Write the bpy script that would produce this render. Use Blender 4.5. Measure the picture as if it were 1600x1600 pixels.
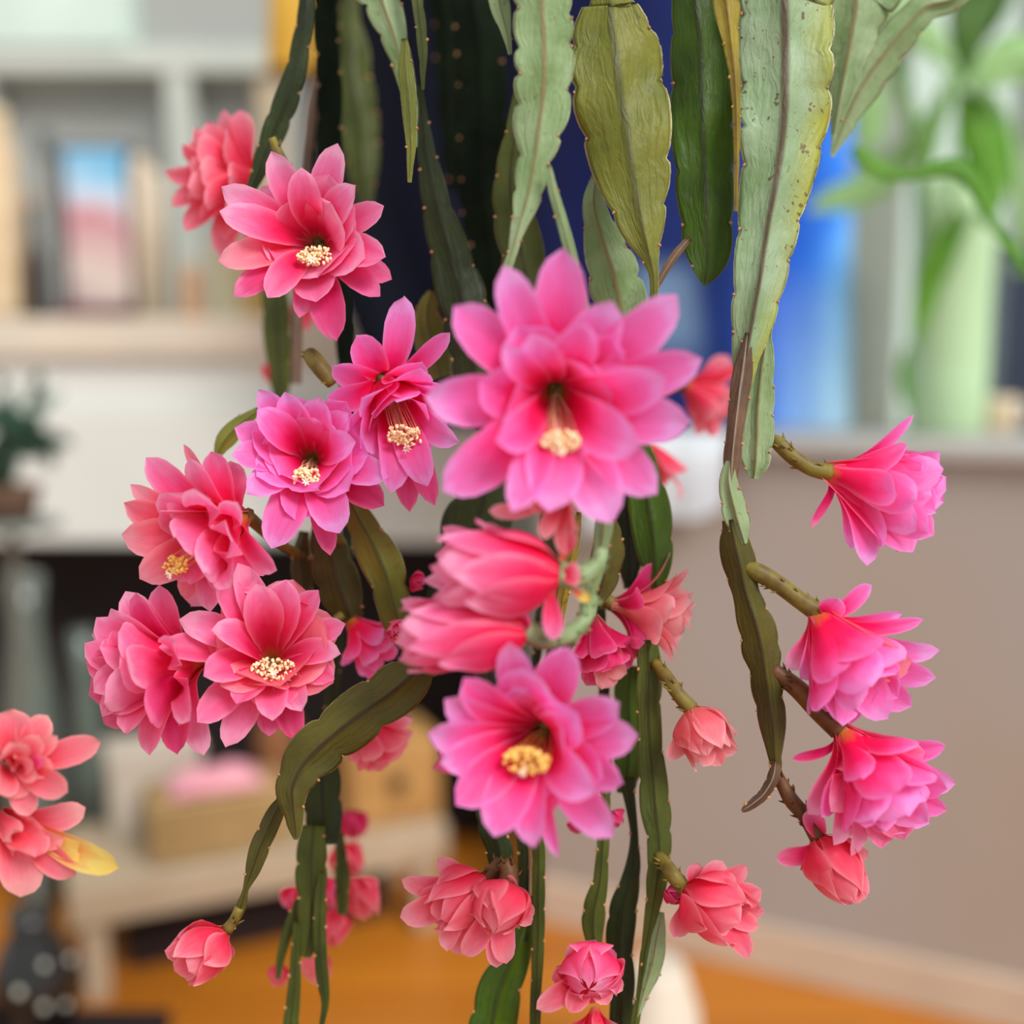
import bpy, math, random
from mathutils import Vector as V

random.seed(11)
scene = bpy.context.scene
for o in list(bpy.data.objects):
    bpy.data.objects.remove(o)
COL = scene.collection

# ------------------------------------------------------------------ camera
F = 1715.0                       # focal length in pixels of a 1600 px frame
PITCH = math.radians(8.0)
EYE = V((0, 0, 1.35))
RIGHT = V((1, 0, 0))
UP = V((0, math.sin(PITCH), math.cos(PITCH)))
FWD = V((0, math.cos(PITCH), -math.sin(PITCH)))
cam_d = bpy.data.cameras.new('camera')
cam = bpy.data.objects.new('camera', cam_d)
COL.objects.link(cam)
cam.location = EYE
cam.rotation_euler = (math.radians(90) - PITCH, 0, 0)
cam_d.sensor_width = 36
cam_d.lens = 36 * F / 1600
cam_d.clip_start = 0.02
cam_d.dof.use_dof = True
cam_d.dof.focus_distance = 0.79
cam_d.dof.aperture_fstop = 1.25
scene.camera = cam

# ------------------------------------------------------------------ world, daylight, exposure
world = bpy.data.worlds.new('world')
scene.world = world
world.use_nodes = True
bg = world.node_tree.nodes['Background']
bg.inputs['Color'].default_value = (0.97, 0.99, 0.96, 1)
bg.inputs['Strength'].default_value = 0.74
sun_d = bpy.data.lights.new('daylight', 'SUN')
sun_d.energy = 2.9
sun_d.angle = math.radians(24)
sun_d.color = (1.0, 0.97, 0.95)
sun = bpy.data.objects.new('daylight', sun_d)
COL.objects.link(sun)
sun.rotation_euler = V((-0.50, 0.62, -0.75)).to_track_quat('-Z', 'Y').to_euler()
scene.view_settings.view_transform = 'Standard'
scene.view_settings.look = 'None'
scene.view_settings.gamma = 1.0
scene.view_settings.use_curve_mapping = False
scene.view_settings.exposure = 0.2


# ------------------------------------------------------------------ helpers
def P(px, py, d):
    return EYE + RIGHT * ((px - 800) / F * d) + UP * (-(py - 800) / F * d) + FWD * d


def W(p, depth):
    """(x px, y px, z px towards the viewer) at a reference depth -> world"""
    return P(p[0], p[1], depth - p[2] * depth / F)


def srgb(r, g, b):
    f = lambda c: (c / 255 / 12.92) if c <= 10 else ((c / 255 + 0.055) / 1.055) ** 2.4
    return (f(r), f(g), f(b), 1)


def empty(name, loc=(0, 0, 0), parent=None):
    o = bpy.data.objects.new(name, None)
    o.location = loc
    o.empty_display_size = 0.02
    COL.objects.link(o)
    if parent:
        o.parent = parent
    return o


def meshobj(name, verts, faces, mat, parent=None, smooth=True, uvs=None, mats=None, fmat=None):
    me = bpy.data.meshes.new(name)
    me.from_pydata([tuple(v) for v in verts], [], faces)
    if uvs:
        l = me.uv_layers.new(name='UVMap')
        buf = []
        for f in faces:
            for i in f:
                buf += uvs[i]
        l.data.foreach_set('uv', buf)
    for m in (mats or [mat]):
        me.materials.append(m)
    if fmat:
        me.polygons.foreach_set('material_index', fmat)
    if smooth:
        me.polygons.foreach_set('use_smooth', [True] * len(faces))
    me.update()
    o = bpy.data.objects.new(name, me)
    COL.objects.link(o)
    if parent:
        o.parent = parent
    return o


def tag(o, label=None, cat=None, group=None, kind=None):
    if label: o['label'] = label
    if cat: o['category'] = cat
    if group: o['group'] = group
    if kind: o['kind'] = kind
    return o


class MB:
    def __init__(s): s.v, s.f = [], []

    def box(s, c, h, rot=0.0, bev=0.0):
        """box with chamfered edges, centre c, half sizes h"""
        c = V(c); b = min(bev, *[x * 0.49 for x in h])
        ca, sa = math.cos(rot), math.sin(rot)
        i0 = len(s.v)
        rings = []
        zs = [(-h[2], b), (-h[2] + b, 0), (h[2] - b, 0), (h[2], b)] if b > 0 else [(-h[2], 0), (h[2], 0)]
        for z, ins in zs:
            x, y = h[0] - ins, h[1] - ins
            k = b if b > 0 else 0
            if k > 0:
                pts = [(-x + k, -y), (x - k, -y), (x, -y + k), (x, y - k), (x - k, y), (-x + k, y), (-x, y - k), (-x, -y + k)]
            else:
                pts = [(-x, -y), (x, -y), (x, y), (-x, y)]
            rings.append([len(s.v) + j for j in range(len(pts))])
            for (px, py) in pts:
                s.v.append(c + V((px * ca - py * sa, px * sa + py * ca, z)))
        n = len(rings[0])
        for a, bb in zip(rings, rings[1:]):
            for j in range(n):
                s.f.append((a[j], a[(j + 1) % n], bb[(j + 1) % n], bb[j]))
        s.f.append(tuple(reversed(rings[0]))); s.f.append(tuple(rings[-1]))
        return s

    def lathe(s, c, prof, n=28):
        c = V(c); rings = []
        for r, z in prof:
            rings.append([len(s.v) + j for j in range(n)])
            for j in range(n):
                a = 2 * math.pi * j / n
                s.v.append(c + V((r * math.cos(a), r * math.sin(a), z)))
        for a, b in zip(rings, rings[1:]):
            for j in range(n):
                s.f.append((a[j], a[(j + 1) % n], b[(j + 1) % n], b[j]))
        s.f.append(tuple(reversed(rings[0]))); s.f.append(tuple(rings[-1]))
        return s

    def tube(s, pts, rad, n=8, cap=True):
        pts = [V(p) for p in pts]
        rings = []
        ref = V((0.31, 0.87, 0.4)).normalized()
        for i, p in enumerate(pts):
            t = (pts[min(i + 1, len(pts) - 1)] - pts[max(i - 1, 0)])
            t = t.normalized() if t.length > 1e-9 else V((0, 0, 1))
            a = t.cross(ref)
            if a.length < 1e-4: a = t.cross(V((1, 0, 0)))
            a.normalize(); b = t.cross(a)
            r = rad[i] if isinstance(rad, (list, tuple)) else rad
            rings.append([len(s.v) + j for j in range(n)])
            for j in range(n):
                an = 2 * math.pi * j / n
                s.v.append(p + (a * math.cos(an) + b * math.sin(an)) * r)
        for a, b in zip(rings, rings[1:]):
            for j in range(n):
                s.f.append((a[j], a[(j + 1) % n], b[(j + 1) % n], b[j]))
        if cap:
            s.f.append(tuple(reversed(rings[0]))); s.f.append(tuple(rings[-1]))
        return s

    def blob(s, c, r, d=None, ln=1.0):
        """low-poly ellipsoid, long axis d"""
        c = V(c); d = (V(d).normalized() if d is not None else V((0, 0, 1)))
        a = d.cross(V((0.3, 0.5, 0.81))).normalized(); b = d.cross(a)
        i0 = len(s.v)
        s.v.append(c - d * r * ln)
        for k, (rr, zz) in enumerate(((0.8, -0.55), (0.8, 0.55))):
            for j in range(5):
                an = 2 * math.pi * (j + 0.5 * k) / 5
                s.v.append(c + (a * math.cos(an) + b * math.sin(an)) * r * rr + d * r * ln * zz)
        s.v.append(c + d * r * ln)
        for j in range(5):
            k = (j + 1) % 5
            s.f += [(i0, i0 + 1 + k, i0 + 1 + j), (i0 + 1 + j, i0 + 1 + k, i0 + 6 + j), (i0 + 1 + k, i0 + 6 + k, i0 + 6 + j),
                    (i0 + 11, i0 + 6 + j, i0 + 6 + k)]
        return s

    def build(s, name, mat, parent=None, smooth=False):
        return meshobj(name, s.v, s.f, mat, parent, smooth)


# ------------------------------------------------------------------ materials
MATS = {}


def newmat(name):
    m = bpy.data.materials.new(name)
    m.use_nodes = True
    nt = m.node_tree
    nt.nodes.clear()
    out = nt.nodes.new('ShaderNodeOutputMaterial')
    return m, nt, out


def N(nt, typ, **kw):
    n = nt.nodes.new(typ)
    for k, v in kw.items():
        if k in n.inputs.keys() if isinstance(k, str) else False:
            n.inputs[k].default_value = v
        else:
            setattr(n, k, v)
    return n


def ramp(nt, stops, fac=None, interp='LINEAR'):
    n = nt.nodes.new('ShaderNodeValToRGB')
    n.color_ramp.interpolation = interp
    e = n.color_ramp.elements
    while len(e) > 1: e.remove(e[-1])
    e[0].position, e[0].color = stops[0]
    for p, c in stops[1:]:
        k = e.new(p); k.color = c
    if fac is not None: nt.links.new(fac, n.inputs[0])
    return n


def math_n(nt, op, a, b=None, clamp=False):
    n = nt.nodes.new('ShaderNodeMath'); n.operation = op; n.use_clamp = clamp
    for i, x in enumerate((a, b)):
        if x is None: continue
        if isinstance(x, (int, float)): n.inputs[i].default_value = x
        else: nt.links.new(x, n.inputs[i])
    return n.outputs[0]


def mix(nt, fac, a, b, mode='MIX'):
    n = nt.nodes.new('ShaderNodeMix'); n.data_type = 'RGBA'; n.blend_type = mode
    ins = [n.inputs[0], n.inputs[6], n.inputs[7]]
    for s, x in zip(ins, (fac, a, b)):
        if isinstance(x, (int, float, tuple)): s.default_value = x
        else: nt.links.new(x, s)
    return n.outputs[2]


def simple(name, col, col2=None, scale=8.0, rough=0.6, spec=0.3, metal=0.0, bump=0.0, stretch=(1, 1, 1)):
    if name in MATS: return MATS[name]
    m, nt, out = newmat(name)
    p = nt.nodes.new('ShaderNodeBsdfPrincipled')
    p.inputs['Roughness'].default_value = rough
    p.inputs['Specular IOR Level'].default_value = spec
    p.inputs['Metallic'].default_value = metal
    tc = nt.nodes.new('ShaderNodeTexCoord')
    mp = nt.nodes.new('ShaderNodeMapping'); mp.inputs['Scale'].default_value = stretch
    nt.links.new(tc.outputs['Object'], mp.inputs[0])
    no = nt.nodes.new('ShaderNodeTexNoise'); no.inputs['Scale'].default_value = scale; no.inputs['Detail'].default_value = 5
    nt.links.new(mp.outputs[0], no.inputs['Vector'])
    c2 = col2 or tuple(x * 0.82 for x in col[:3]) + (1,)
    r = ramp(nt, [(0.3, col), (0.7, c2)], no.outputs[0])
    nt.links.new(r.outputs[0], p.inputs['Base Color'])
    if bump:
        b = nt.nodes.new('ShaderNodeBump'); b.inputs['Strength'].default_value = bump; b.inputs['Distance'].default_value = 0.002
        nt.links.new(no.outputs[0], b.inputs['Height']); nt.links.new(b.outputs[0], p.inputs['Normal'])
    nt.links.new(p.outputs[0], out.inputs[0])
    MATS[name] = m
    return m


def petal_mat(name, stops, edge, trans=0.5, vein=0.3):
    m, nt, out = newmat(name)
    uv = nt.nodes.new('ShaderNodeUVMap'); uv.uv_map = 'UVMap'
    sp = nt.nodes.new('ShaderNodeSeparateXYZ'); nt.links.new(uv.outputs[0], sp.inputs[0])
    oi = nt.nodes.new('ShaderNodeObjectInfo')
    # each petal: own shift along the gradient, soft blotches
    mp = nt.nodes.new('ShaderNodeMapping'); mp.inputs['Scale'].default_value = (2.2, 2.4, 1)
    nt.links.new(uv.outputs[0], mp.inputs[0]); nt.links.new(oi.outputs['Random'], mp.inputs['Location'])
    no = nt.nodes.new('ShaderNodeTexNoise'); no.inputs['Scale'].default_value = 1.6; no.inputs['Detail'].default_value = 3
    nt.links.new(mp.outputs[0], no.inputs['Vector'])
    sh = math_n(nt, 'MULTIPLY', math_n(nt, 'SUBTRACT', oi.outputs['Random'], 0.5), 0.22)
    nb = math_n(nt, 'MULTIPLY', math_n(nt, 'SUBTRACT', no.outputs[0], 0.5), 0.45)
    au = math_n(nt, 'ABSOLUTE', math_n(nt, 'SUBTRACT', sp.outputs[0], 0.5))
    au2 = math_n(nt, 'MULTIPLY', math_n(nt, 'MULTIPLY', au, au), 4.0)
    t = math_n(nt, 'ADD', sp.outputs[1], math_n(nt, 'MULTIPLY', math_n(nt, 'ADD', sh, nb), sp.outputs[1]))
    t = math_n(nt, 'ADD', t, math_n(nt, 'MULTIPLY', au2, 0.10))
    r = ramp(nt, stops, t)
    # rim
    ef = math_n(nt, 'MULTIPLY', math_n(nt, 'POWER', math_n(nt, 'MULTIPLY', au, 2.0), 6.0), 0.55)
    col = mix(nt, ef, r.outputs[0], edge)
    # long veins
    mv = nt.nodes.new('ShaderNodeMapping'); mv.inputs['Scale'].default_value = (34, 1.2, 1)
    nt.links.new(uv.outputs[0], mv.inputs[0]); nt.links.new(oi.outputs['Random'], mv.inputs['Location'])
    nv = nt.nodes.new('ShaderNodeTexNoise'); nv.inputs['Scale'].default_value = 1.0; nv.inputs['Detail'].default_value = 2
    nt.links.new(mv.outputs[0], nv.inputs['Vector'])
    vf = math_n(nt, 'MULTIPLY', math_n(nt, 'GREATER_THAN', nv.outputs[0], 0.50), 0.0)
    vr = ramp(nt, [(0.42, (1, 1, 1, 1)), (0.60, (0.92, 0.72, 0.80, 1))], nv.outputs[0])
    col = mix(nt, vein, col, vr.outputs[0], 'MULTIPLY')
    p = nt.nodes.new('ShaderNodeBsdfPrincipled')
    p.inputs['Roughness'].default_value = 0.42
    p.inputs['Specular IOR Level'].default_value = 0.22
    nt.links.new(col, p.inputs['Base Color'])
    b = nt.nodes.new('ShaderNodeBump'); b.inputs['Strength'].default_value = 0.18; b.inputs['Distance'].default_value = 0.0008
    nt.links.new(nv.outputs[0], b.inputs['Height']); nt.links.new(b.outputs[0], p.inputs['Normal'])
    tr = nt.nodes.new('ShaderNodeBsdfTranslucent'); nt.links.new(col, tr.inputs[0])
    mx = nt.nodes.new('ShaderNodeMixShader'); mx.inputs[0].default_value = trans
    nt.links.new(p.outputs[0], mx.inputs[1]); nt.links.new(tr.outputs[0], mx.inputs[2])
    nt.links.new(mx.outputs[0], out.inputs[0])
    MATS[name] = m
    return m


PM = {
    'rose': petal_mat('petal_rose', [(0.0, srgb(206, 176, 60)), (0.08, srgb(232, 128, 70)), (0.18, srgb(246, 38, 88)), (0.46, srgb(248, 48, 112)),
                                     (0.68, srgb(250, 92, 150)), (0.9, srgb(250, 140, 192)), (1.05, srgb(252, 176, 214))], srgb(255, 184, 214)),
    'lilac': petal_mat('petal_lilac', [(0.0, srgb(206, 176, 60)), (0.08, srgb(232, 118, 70)), (0.18, srgb(252, 24, 92)), (0.48, srgb(255, 44, 128)),
                                       (0.70, srgb(255, 92, 172)), (0.9, srgb(252, 132, 214)), (1.05, srgb(248, 168, 240))], srgb(252, 172, 236)),
    'coral': petal_mat('petal_coral', [(0.0, srgb(206, 166, 90)), (0.08, srgb(232, 128, 90)), (0.2, srgb(240, 52, 86)), (0.5, srgb(244, 72, 108)),
                                       (0.75, srgb(248, 112, 140)), (1.0, srgb(252, 166, 184))], srgb(252, 184, 196)),
    'salmon': petal_mat('petal_salmon', [(0.0, srgb(216, 170, 110)), (0.2, srgb(236, 120, 110)), (0.5, srgb(240, 112, 128)), (0.8, srgb(246, 148, 160)),
                                         (1.0, srgb(250, 188, 196))], srgb(250, 196, 196)),
    'wilt': petal_mat('petal_wilting', [(0.0, srgb(190, 60, 50)), (0.2, srgb(228, 48, 70)), (0.5, srgb(244, 92, 112)), (0.78, srgb(250, 134, 152)),
                                        (1.0, srgb(250, 176, 176))], srgb(252, 190, 190), vein=0.5),
    'gold': petal_mat('petal_fading', [(0.0, srgb(190, 60, 50)), (0.35, srgb(232, 100, 84)), (0.55, srgb(236, 160, 92)), (0.75, srgb(242, 226, 124)),
                                       (1.0, srgb(240, 210, 90))], srgb(244, 220, 150), vein=0.5),
    'deep': petal_mat('petal_deep', [(0.0, srgb(130, 60, 40)), (0.2, srgb(206, 20, 80)), (0.6, srgb(222, 34, 104)), (0.9, srgb(236, 88, 150)),
                                     (1.0, srgb(240, 126, 176))], srgb(240, 130, 180)),
}


def stem_mat(name, c1, c2, mid, rim, spots=0.0, trans=0.12, rough=0.48, side=None, midw=0.035, spec=0.28):
    m, nt, out = newmat(name)
    uv = nt.nodes.new('ShaderNodeUVMap'); uv.uv_map = 'UVMap'
    sp = nt.nodes.new('ShaderNodeSeparateXYZ'); nt.links.new(uv.outputs[0], sp.inputs[0])
    tc = nt.nodes.new('ShaderNodeTexCoord')
    no = nt.nodes.new('ShaderNodeTexNoise'); no.inputs['Scale'].default_value = 22; no.inputs['Detail'].default_value = 6
    nt.links.new(tc.outputs['Object'], no.inputs['Vector'])
    r = ramp(nt, [(0.32, c1), (0.68, c2)], no.outputs[0])
    col = r.outputs[0]
    au = math_n(nt, 'ABSOLUTE', math_n(nt, 'SUBTRACT', sp.outputs[0], 0.5))
    if side:                                     # a yellowing margin on one side
        sf = ramp(nt, [(0.66, (0, 0, 0, 1)), (0.97, (1, 1, 1, 1))], math_n(nt, 'ADD', sp.outputs[0], math_n(nt, 'MULTIPLY', math_n(nt, 'SUBTRACT', no.outputs[0], 0.5), 0.5)))
        n3 = nt.nodes.new('ShaderNodeTexNoise'); n3.inputs['Scale'].default_value = 7
        nt.links.new(tc.outputs['Object'], n3.inputs['Vector'])
        n3r = ramp(nt, [(0.38, (0.5, 0.5, 0.5, 1)), (0.62, (1, 1, 1, 1))], n3.outputs[0])
        col = mix(nt, math_n(nt, 'MULTIPLY', sf.outputs[0], n3r.outputs[0]), col, side)
    if spots:
        vo = nt.nodes.new('ShaderNodeTexNoise'); vo.inputs['Scale'].default_value = 190; vo.inputs['Detail'].default_value = 2
        nt.links.new(tc.outputs['Object'], vo.inputs['Vector'])
        n2 = nt.nodes.new('ShaderNodeTexNoise'); n2.inputs['Scale'].default_value = 28
        nt.links.new(tc.outputs['Object'], n2.inputs['Vector'])
        q = ramp(nt, [(0.655, (0, 0, 0, 1)), (0.70, (1, 1, 1, 1))], math_n(nt, 'ADD', vo.outputs[0], math_n(nt, 'MULTIPLY', math_n(nt, 'SUBTRACT', n2.outputs[0], 0.5), 0.35)))
        col = mix(nt, math_n(nt, 'MULTIPLY', q.outputs[0], spots), col, srgb(96, 62, 40))
    mf = ramp(nt, [(midw * 0.6, (1, 1, 1, 1)), (midw * 1.8, (0, 0, 0, 1))], au)
    col = mix(nt, mf.outputs[0], col, mid)
    rf = ramp(nt, [(0.475, (0, 0, 0, 1)), (0.495, (1, 1, 1, 1))], au)
    col = mix(nt, rf.outputs[0], col, rim)  # lighter margin: rim light put into the stem colour
    p = nt.nodes.new('ShaderNodeBsdfPrincipled')
    p.inputs['Roughness'].default_value = rough
    p.inputs['Specular IOR Level'].default_value = spec
    nt.links.new(col, p.inputs['Base Color'])
    nb = nt.nodes.new('ShaderNodeTexNoise'); nb.inputs['Scale'].default_value = 60; nb.inputs['Detail'].default_value = 4
    nt.links.new(tc.outputs['Object'], nb.inputs['Vector'])
    mw_ = nt.nodes.new('ShaderNodeMapping'); mw_.inputs['Scale'].default_value = (9, 3.2, 1)
    nt.links.new(uv.outputs[0], mw_.inputs[0])
    nw = nt.nodes.new('ShaderNodeTexNoise'); nw.inputs['Scale'].default_value = 1.3; nw.inputs['Detail'].default_value = 3; nw.inputs['Distortion'].default_value = 0.8
    nt.links.new(mw_.outputs[0], nw.inputs['Vector'])
    b = nt.nodes.new('ShaderNodeBump'); b.inputs['Strength'].default_value = 0.5; b.inputs['Distance'].default_value = 0.004
    nt.links.new(math_n(nt, 'ADD', math_n(nt, 'MULTIPLY', nb.outputs[0], 0.6), math_n(nt, 'MULTIPLY', nw.outputs[0], 0.9)), b.inputs['Height']); nt.links.new(b.outputs[0], p.inputs['Normal'])
    tr = nt.nodes.new('ShaderNodeBsdfTranslucent'); nt.links.new(col, tr.inputs[0])
    mx = nt.nodes.new('ShaderNodeMixShader'); mx.inputs[0].default_value = trans
    nt.links.new(p.outputs[0], mx.inputs[1]); nt.links.new(tr.outputs[0], mx.inputs[2])
    nt.links.new(mx.outputs[0], out.inputs[0])
    MATS[name] = m
    return m


SM = {
    'glauc': stem_mat('stem_glaucous', srgb(150, 170, 128), srgb(112, 138, 84), srgb(126, 116, 74), srgb(214, 218, 178), 0.3),
    'glaucR': stem_mat('stem_glaucous_yellowing', srgb(158, 180, 146), srgb(118, 144, 98), srgb(88, 74, 56), srgb(232, 230, 180), 0.8,
                       side=srgb(160, 158, 14)),
    'olive': stem_mat('stem_olive', srgb(124, 124, 46), srgb(92, 100, 34), srgb(84, 86, 40), srgb(214, 206, 156), 0.3),
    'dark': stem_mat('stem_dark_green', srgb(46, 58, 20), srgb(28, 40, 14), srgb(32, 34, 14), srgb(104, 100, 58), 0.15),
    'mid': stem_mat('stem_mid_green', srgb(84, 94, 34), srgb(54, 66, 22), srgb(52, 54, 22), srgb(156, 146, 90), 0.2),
    'shadeg': stem_mat('stem_shaded_green', srgb(20, 32, 18), srgb(10, 18, 10), srgb(16, 22, 12), srgb(46, 48, 32), 0.1, trans=0.03, rough=0.75, spec=0.06),  # shade among the back stems put into a near-black green
    'bright': stem_mat('stem_bright_green', srgb(70, 102, 12), srgb(48, 72, 12), srgb(50, 62, 18), srgb(158, 160, 84), 0.3),
    'brown': stem_mat('stem_brown_olive', srgb(92, 86, 30), srgb(64, 62, 22), srgb(58, 46, 24), srgb(166, 146, 92), 0.5),
    'woody': stem_mat('stem_woody', srgb(118, 92, 70), srgb(72, 52, 40), srgb(150, 134, 120), srgb(180, 156, 130), 0.5, trans=0.0),
    'yellow': stem_mat('stem_yellow_olive', srgb(158, 140, 44), srgb(116, 96, 30), srgb(110, 84, 40), srgb(206, 194, 124), 0.5),
}
M_AREOLE = simple('areole_tan', srgb(196, 150, 104), srgb(150, 104, 66), 60, 0.9)
M_TUBE = simple('floral_tube_olive', srgb(128, 116, 44), srgb(86, 66, 32), 70, 0.5, bump=0.3)
M_TUBE_B = simple('floral_tube_brown', srgb(108, 70, 34), srgb(66, 40, 24), 70, 0.5, bump=0.3)
M_TUBE_G = simple('floral_tube_pale_green', srgb(150, 172, 128), srgb(104, 126, 78), 70, 0.5, bump=0.3)
M_FIL = simple('stamen_cream', srgb(255, 234, 196), srgb(254, 208, 150), 300, 0.7)
M_FILY = simple('stamen_yellow', srgb(255, 222, 120), srgb(250, 190, 100), 300, 0.7)
M_STIG = simple('stigma_white', srgb(252, 240, 220), srgb(246, 222, 200), 200, 0.6)


# ------------------------------------------------------------------ plant builders
def cr(pts, step):
    """Catmull-Rom through tuples, resampled about every `step` px"""
    pts = [tuple(float(x) for x in p) for p in pts]
    k = len(pts[0])
    ext = [tuple(2 * a - b for a, b in zip(pts[0], pts[1]))] + pts + [tuple(2 * a - b for a, b in zip(pts[-1], pts[-2]))]
    out = []
    for i in range(1, len(ext) - 2):
        p0, p1, p2, p3 = ext[i - 1:i + 3]
        L = math.dist(p1[:2], p2[:2])
        n = max(2, int(L / step))
        for j in range(n):
            t = j / n
            out.append(tuple(0.5 * (2 * p1[q] + (p2[q] - p0[q]) * t + (2 * p0[q] - 5 * p1[q] + 4 * p2[q] - p3[q]) * t * t
                                    + (3 * p1[q] - p0[q] - 3 * p2[q] + p3[q]) * t ** 3) for q in range(k)))
    out.append(pts[-1])
    return out


def stem(pts, depth, mat, parent, notch=62, amp=0.13, fold=0.22, tau=0.0, areoles=True, rib=5.0, label=None, thick=5.0, phase=None):
    """flat jointed stem: pts = (x, y, half width[, z]) in px; scalloped margins, raised midrib, woolly areoles in the notches"""
    pts = [p if len(p) == 4 else (p[0], p[1], p[2], 0.0) for p in pts]
    line = cr(pts, 7.0)
    ph = [random.random(), random.random()] if phase is None else phase
    S = [-1, -0.86, -0.6, -0.3, -0.10, 0, 0.10, 0.3, 0.6, 0.86, 1]
    nS = len(S)
    verts, uvs, faces, fm = [], [], [], []
    acc = 0.0
    total = sum(math.dist(a[:2], b[:2]) for a, b in zip(line, line[1:]))
    areo = []
    lastn = [None, None]
    wob = random.uniform(0, 6.28)
    for i, q in enumerate(line):
        x, y, h, z = q
        h = max(h, 1.5)
        a = line[max(i - 1, 0)]; b = line[min(i + 1, len(line) - 1)]
        if i: acc += math.dist(line[i - 1][:2], q[:2])
        tx, ty = b[0] - a[0], b[1] - a[1]
        tl = math.hypot(tx, ty) or 1.0
        tx, ty = tx / tl, ty / tl
        lx, ly = ty, -tx                      # right-hand side when going down: +x
        hw = []
        for sd in (0, 1):
            c = acc / notch + ph[sd] + 0.22 * math.sin(acc / notch * 1.7 + wob + 2 * sd)
            fr = c - math.floor(c)
            # lobes: swelling below each notch, sharp step at the notch
            sc = 1 + amp * (math.sin(math.pi * min(fr * 1.02, 1.0)) ** 0.7 - 0.75) - amp * 0.8 * max(0, 1 - abs(fr - 0.04) / 0.09)
            hw.append(h * sc)
            n = math.floor(c)
            if lastn[sd] is not None and n != lastn[sd]:
                areo.append((sd, i))
            lastn[sd] = n
        ruf = 0.16 * h * math.sin(acc / 37 + wob)
        tw = tau + 0.12 * math.sin(acc / 130 + wob)
        row = []
        for side in (1, -1):                 # front, back
            rng = S if side == 1 else list(reversed(S))[1:-1]
            for s in rng:
                w = hw[1] if s > 0 else hw[0]
                off = s * w
                zz = z - fold * abs(s) * h * 0.55 + ruf * s * abs(s) + rib * math.exp(-(s / 0.14) ** 2) * min(1, h / 25) * (1 if side == 1 else -0.4)
                zz += 0.05 * h * math.sin(acc / 23 + 3 * s + wob) + side * thick * 0.5 * (1 - abs(s) ** 2.2) * min(1, h / 14)
                o2 = off * math.cos(tw); z2 = zz + off * math.sin(tw)
                row.append((x + lx * o2, y + ly * o2, z2, s))
        for (vx, vy, vz, s) in row:
            verts.append(W((vx, vy, vz), depth))
            uvs.append((0.5 + 0.5 * s, acc / 200))
        # note lx sign: ensure +s is screen right for downward stems
    nR = 2 * nS - 2
    for i in range(len(line) - 1):
        for j in range(nR):
            faces.append((i * nR + j, i * nR + (j + 1) % nR, (i + 1) * nR + (j + 1) % nR, (i + 1) * nR + j))
            fm.append(0)
    faces.append(tuple(range(nR))); fm.append(0)
    faces.append(tuple(reversed(range((len(line) - 1) * nR, len(line) * nR)))); fm.append(0)
    if areoles:
        mb = MB()
        for sd, i in areo:
            if line[i][2] < 6 or random.random() < 0.3: continue
            c = verts[i * nR + (nS - 1 if sd else 0)]
            mb.blob(c, 2.5 * depth / F * random.uniform(0.8, 1.3), V((random.uniform(-1, 1), 0.2, random.uniform(-1, 1))), 1.2)
        k = len(verts)
        verts += mb.v; uvs += [(0.5, 0.5)] * len(mb.v)
        faces += [tuple(k + q for q in f) for f in mb.f]; fm += [1] * len(mb.f)
    o = meshobj('stem', verts, faces, None, parent, True, uvs, [mat, M_AREOLE], fm)
    if label: o['label'] = label
    return o


PROFILE = [(0, 0.32), (0.18, 0.48), (0.38, 0.78), (0.58, 0.98), (0.74, 1.0), (0.86, 0.84), (0.93, 0.60), (0.97, 0.34), (1.0, 0.02)]


def prof(v):
    for (a, wa), (b, wb) in zip(PROFILE, PROFILE[1:]):
        if v <= b:
            t = (v - a) / (b - a); t = t * t * (3 - 2 * t) * 0.5 + t * 0.5
            return wa + (wb - wa) * t
    return 0.03


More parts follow.
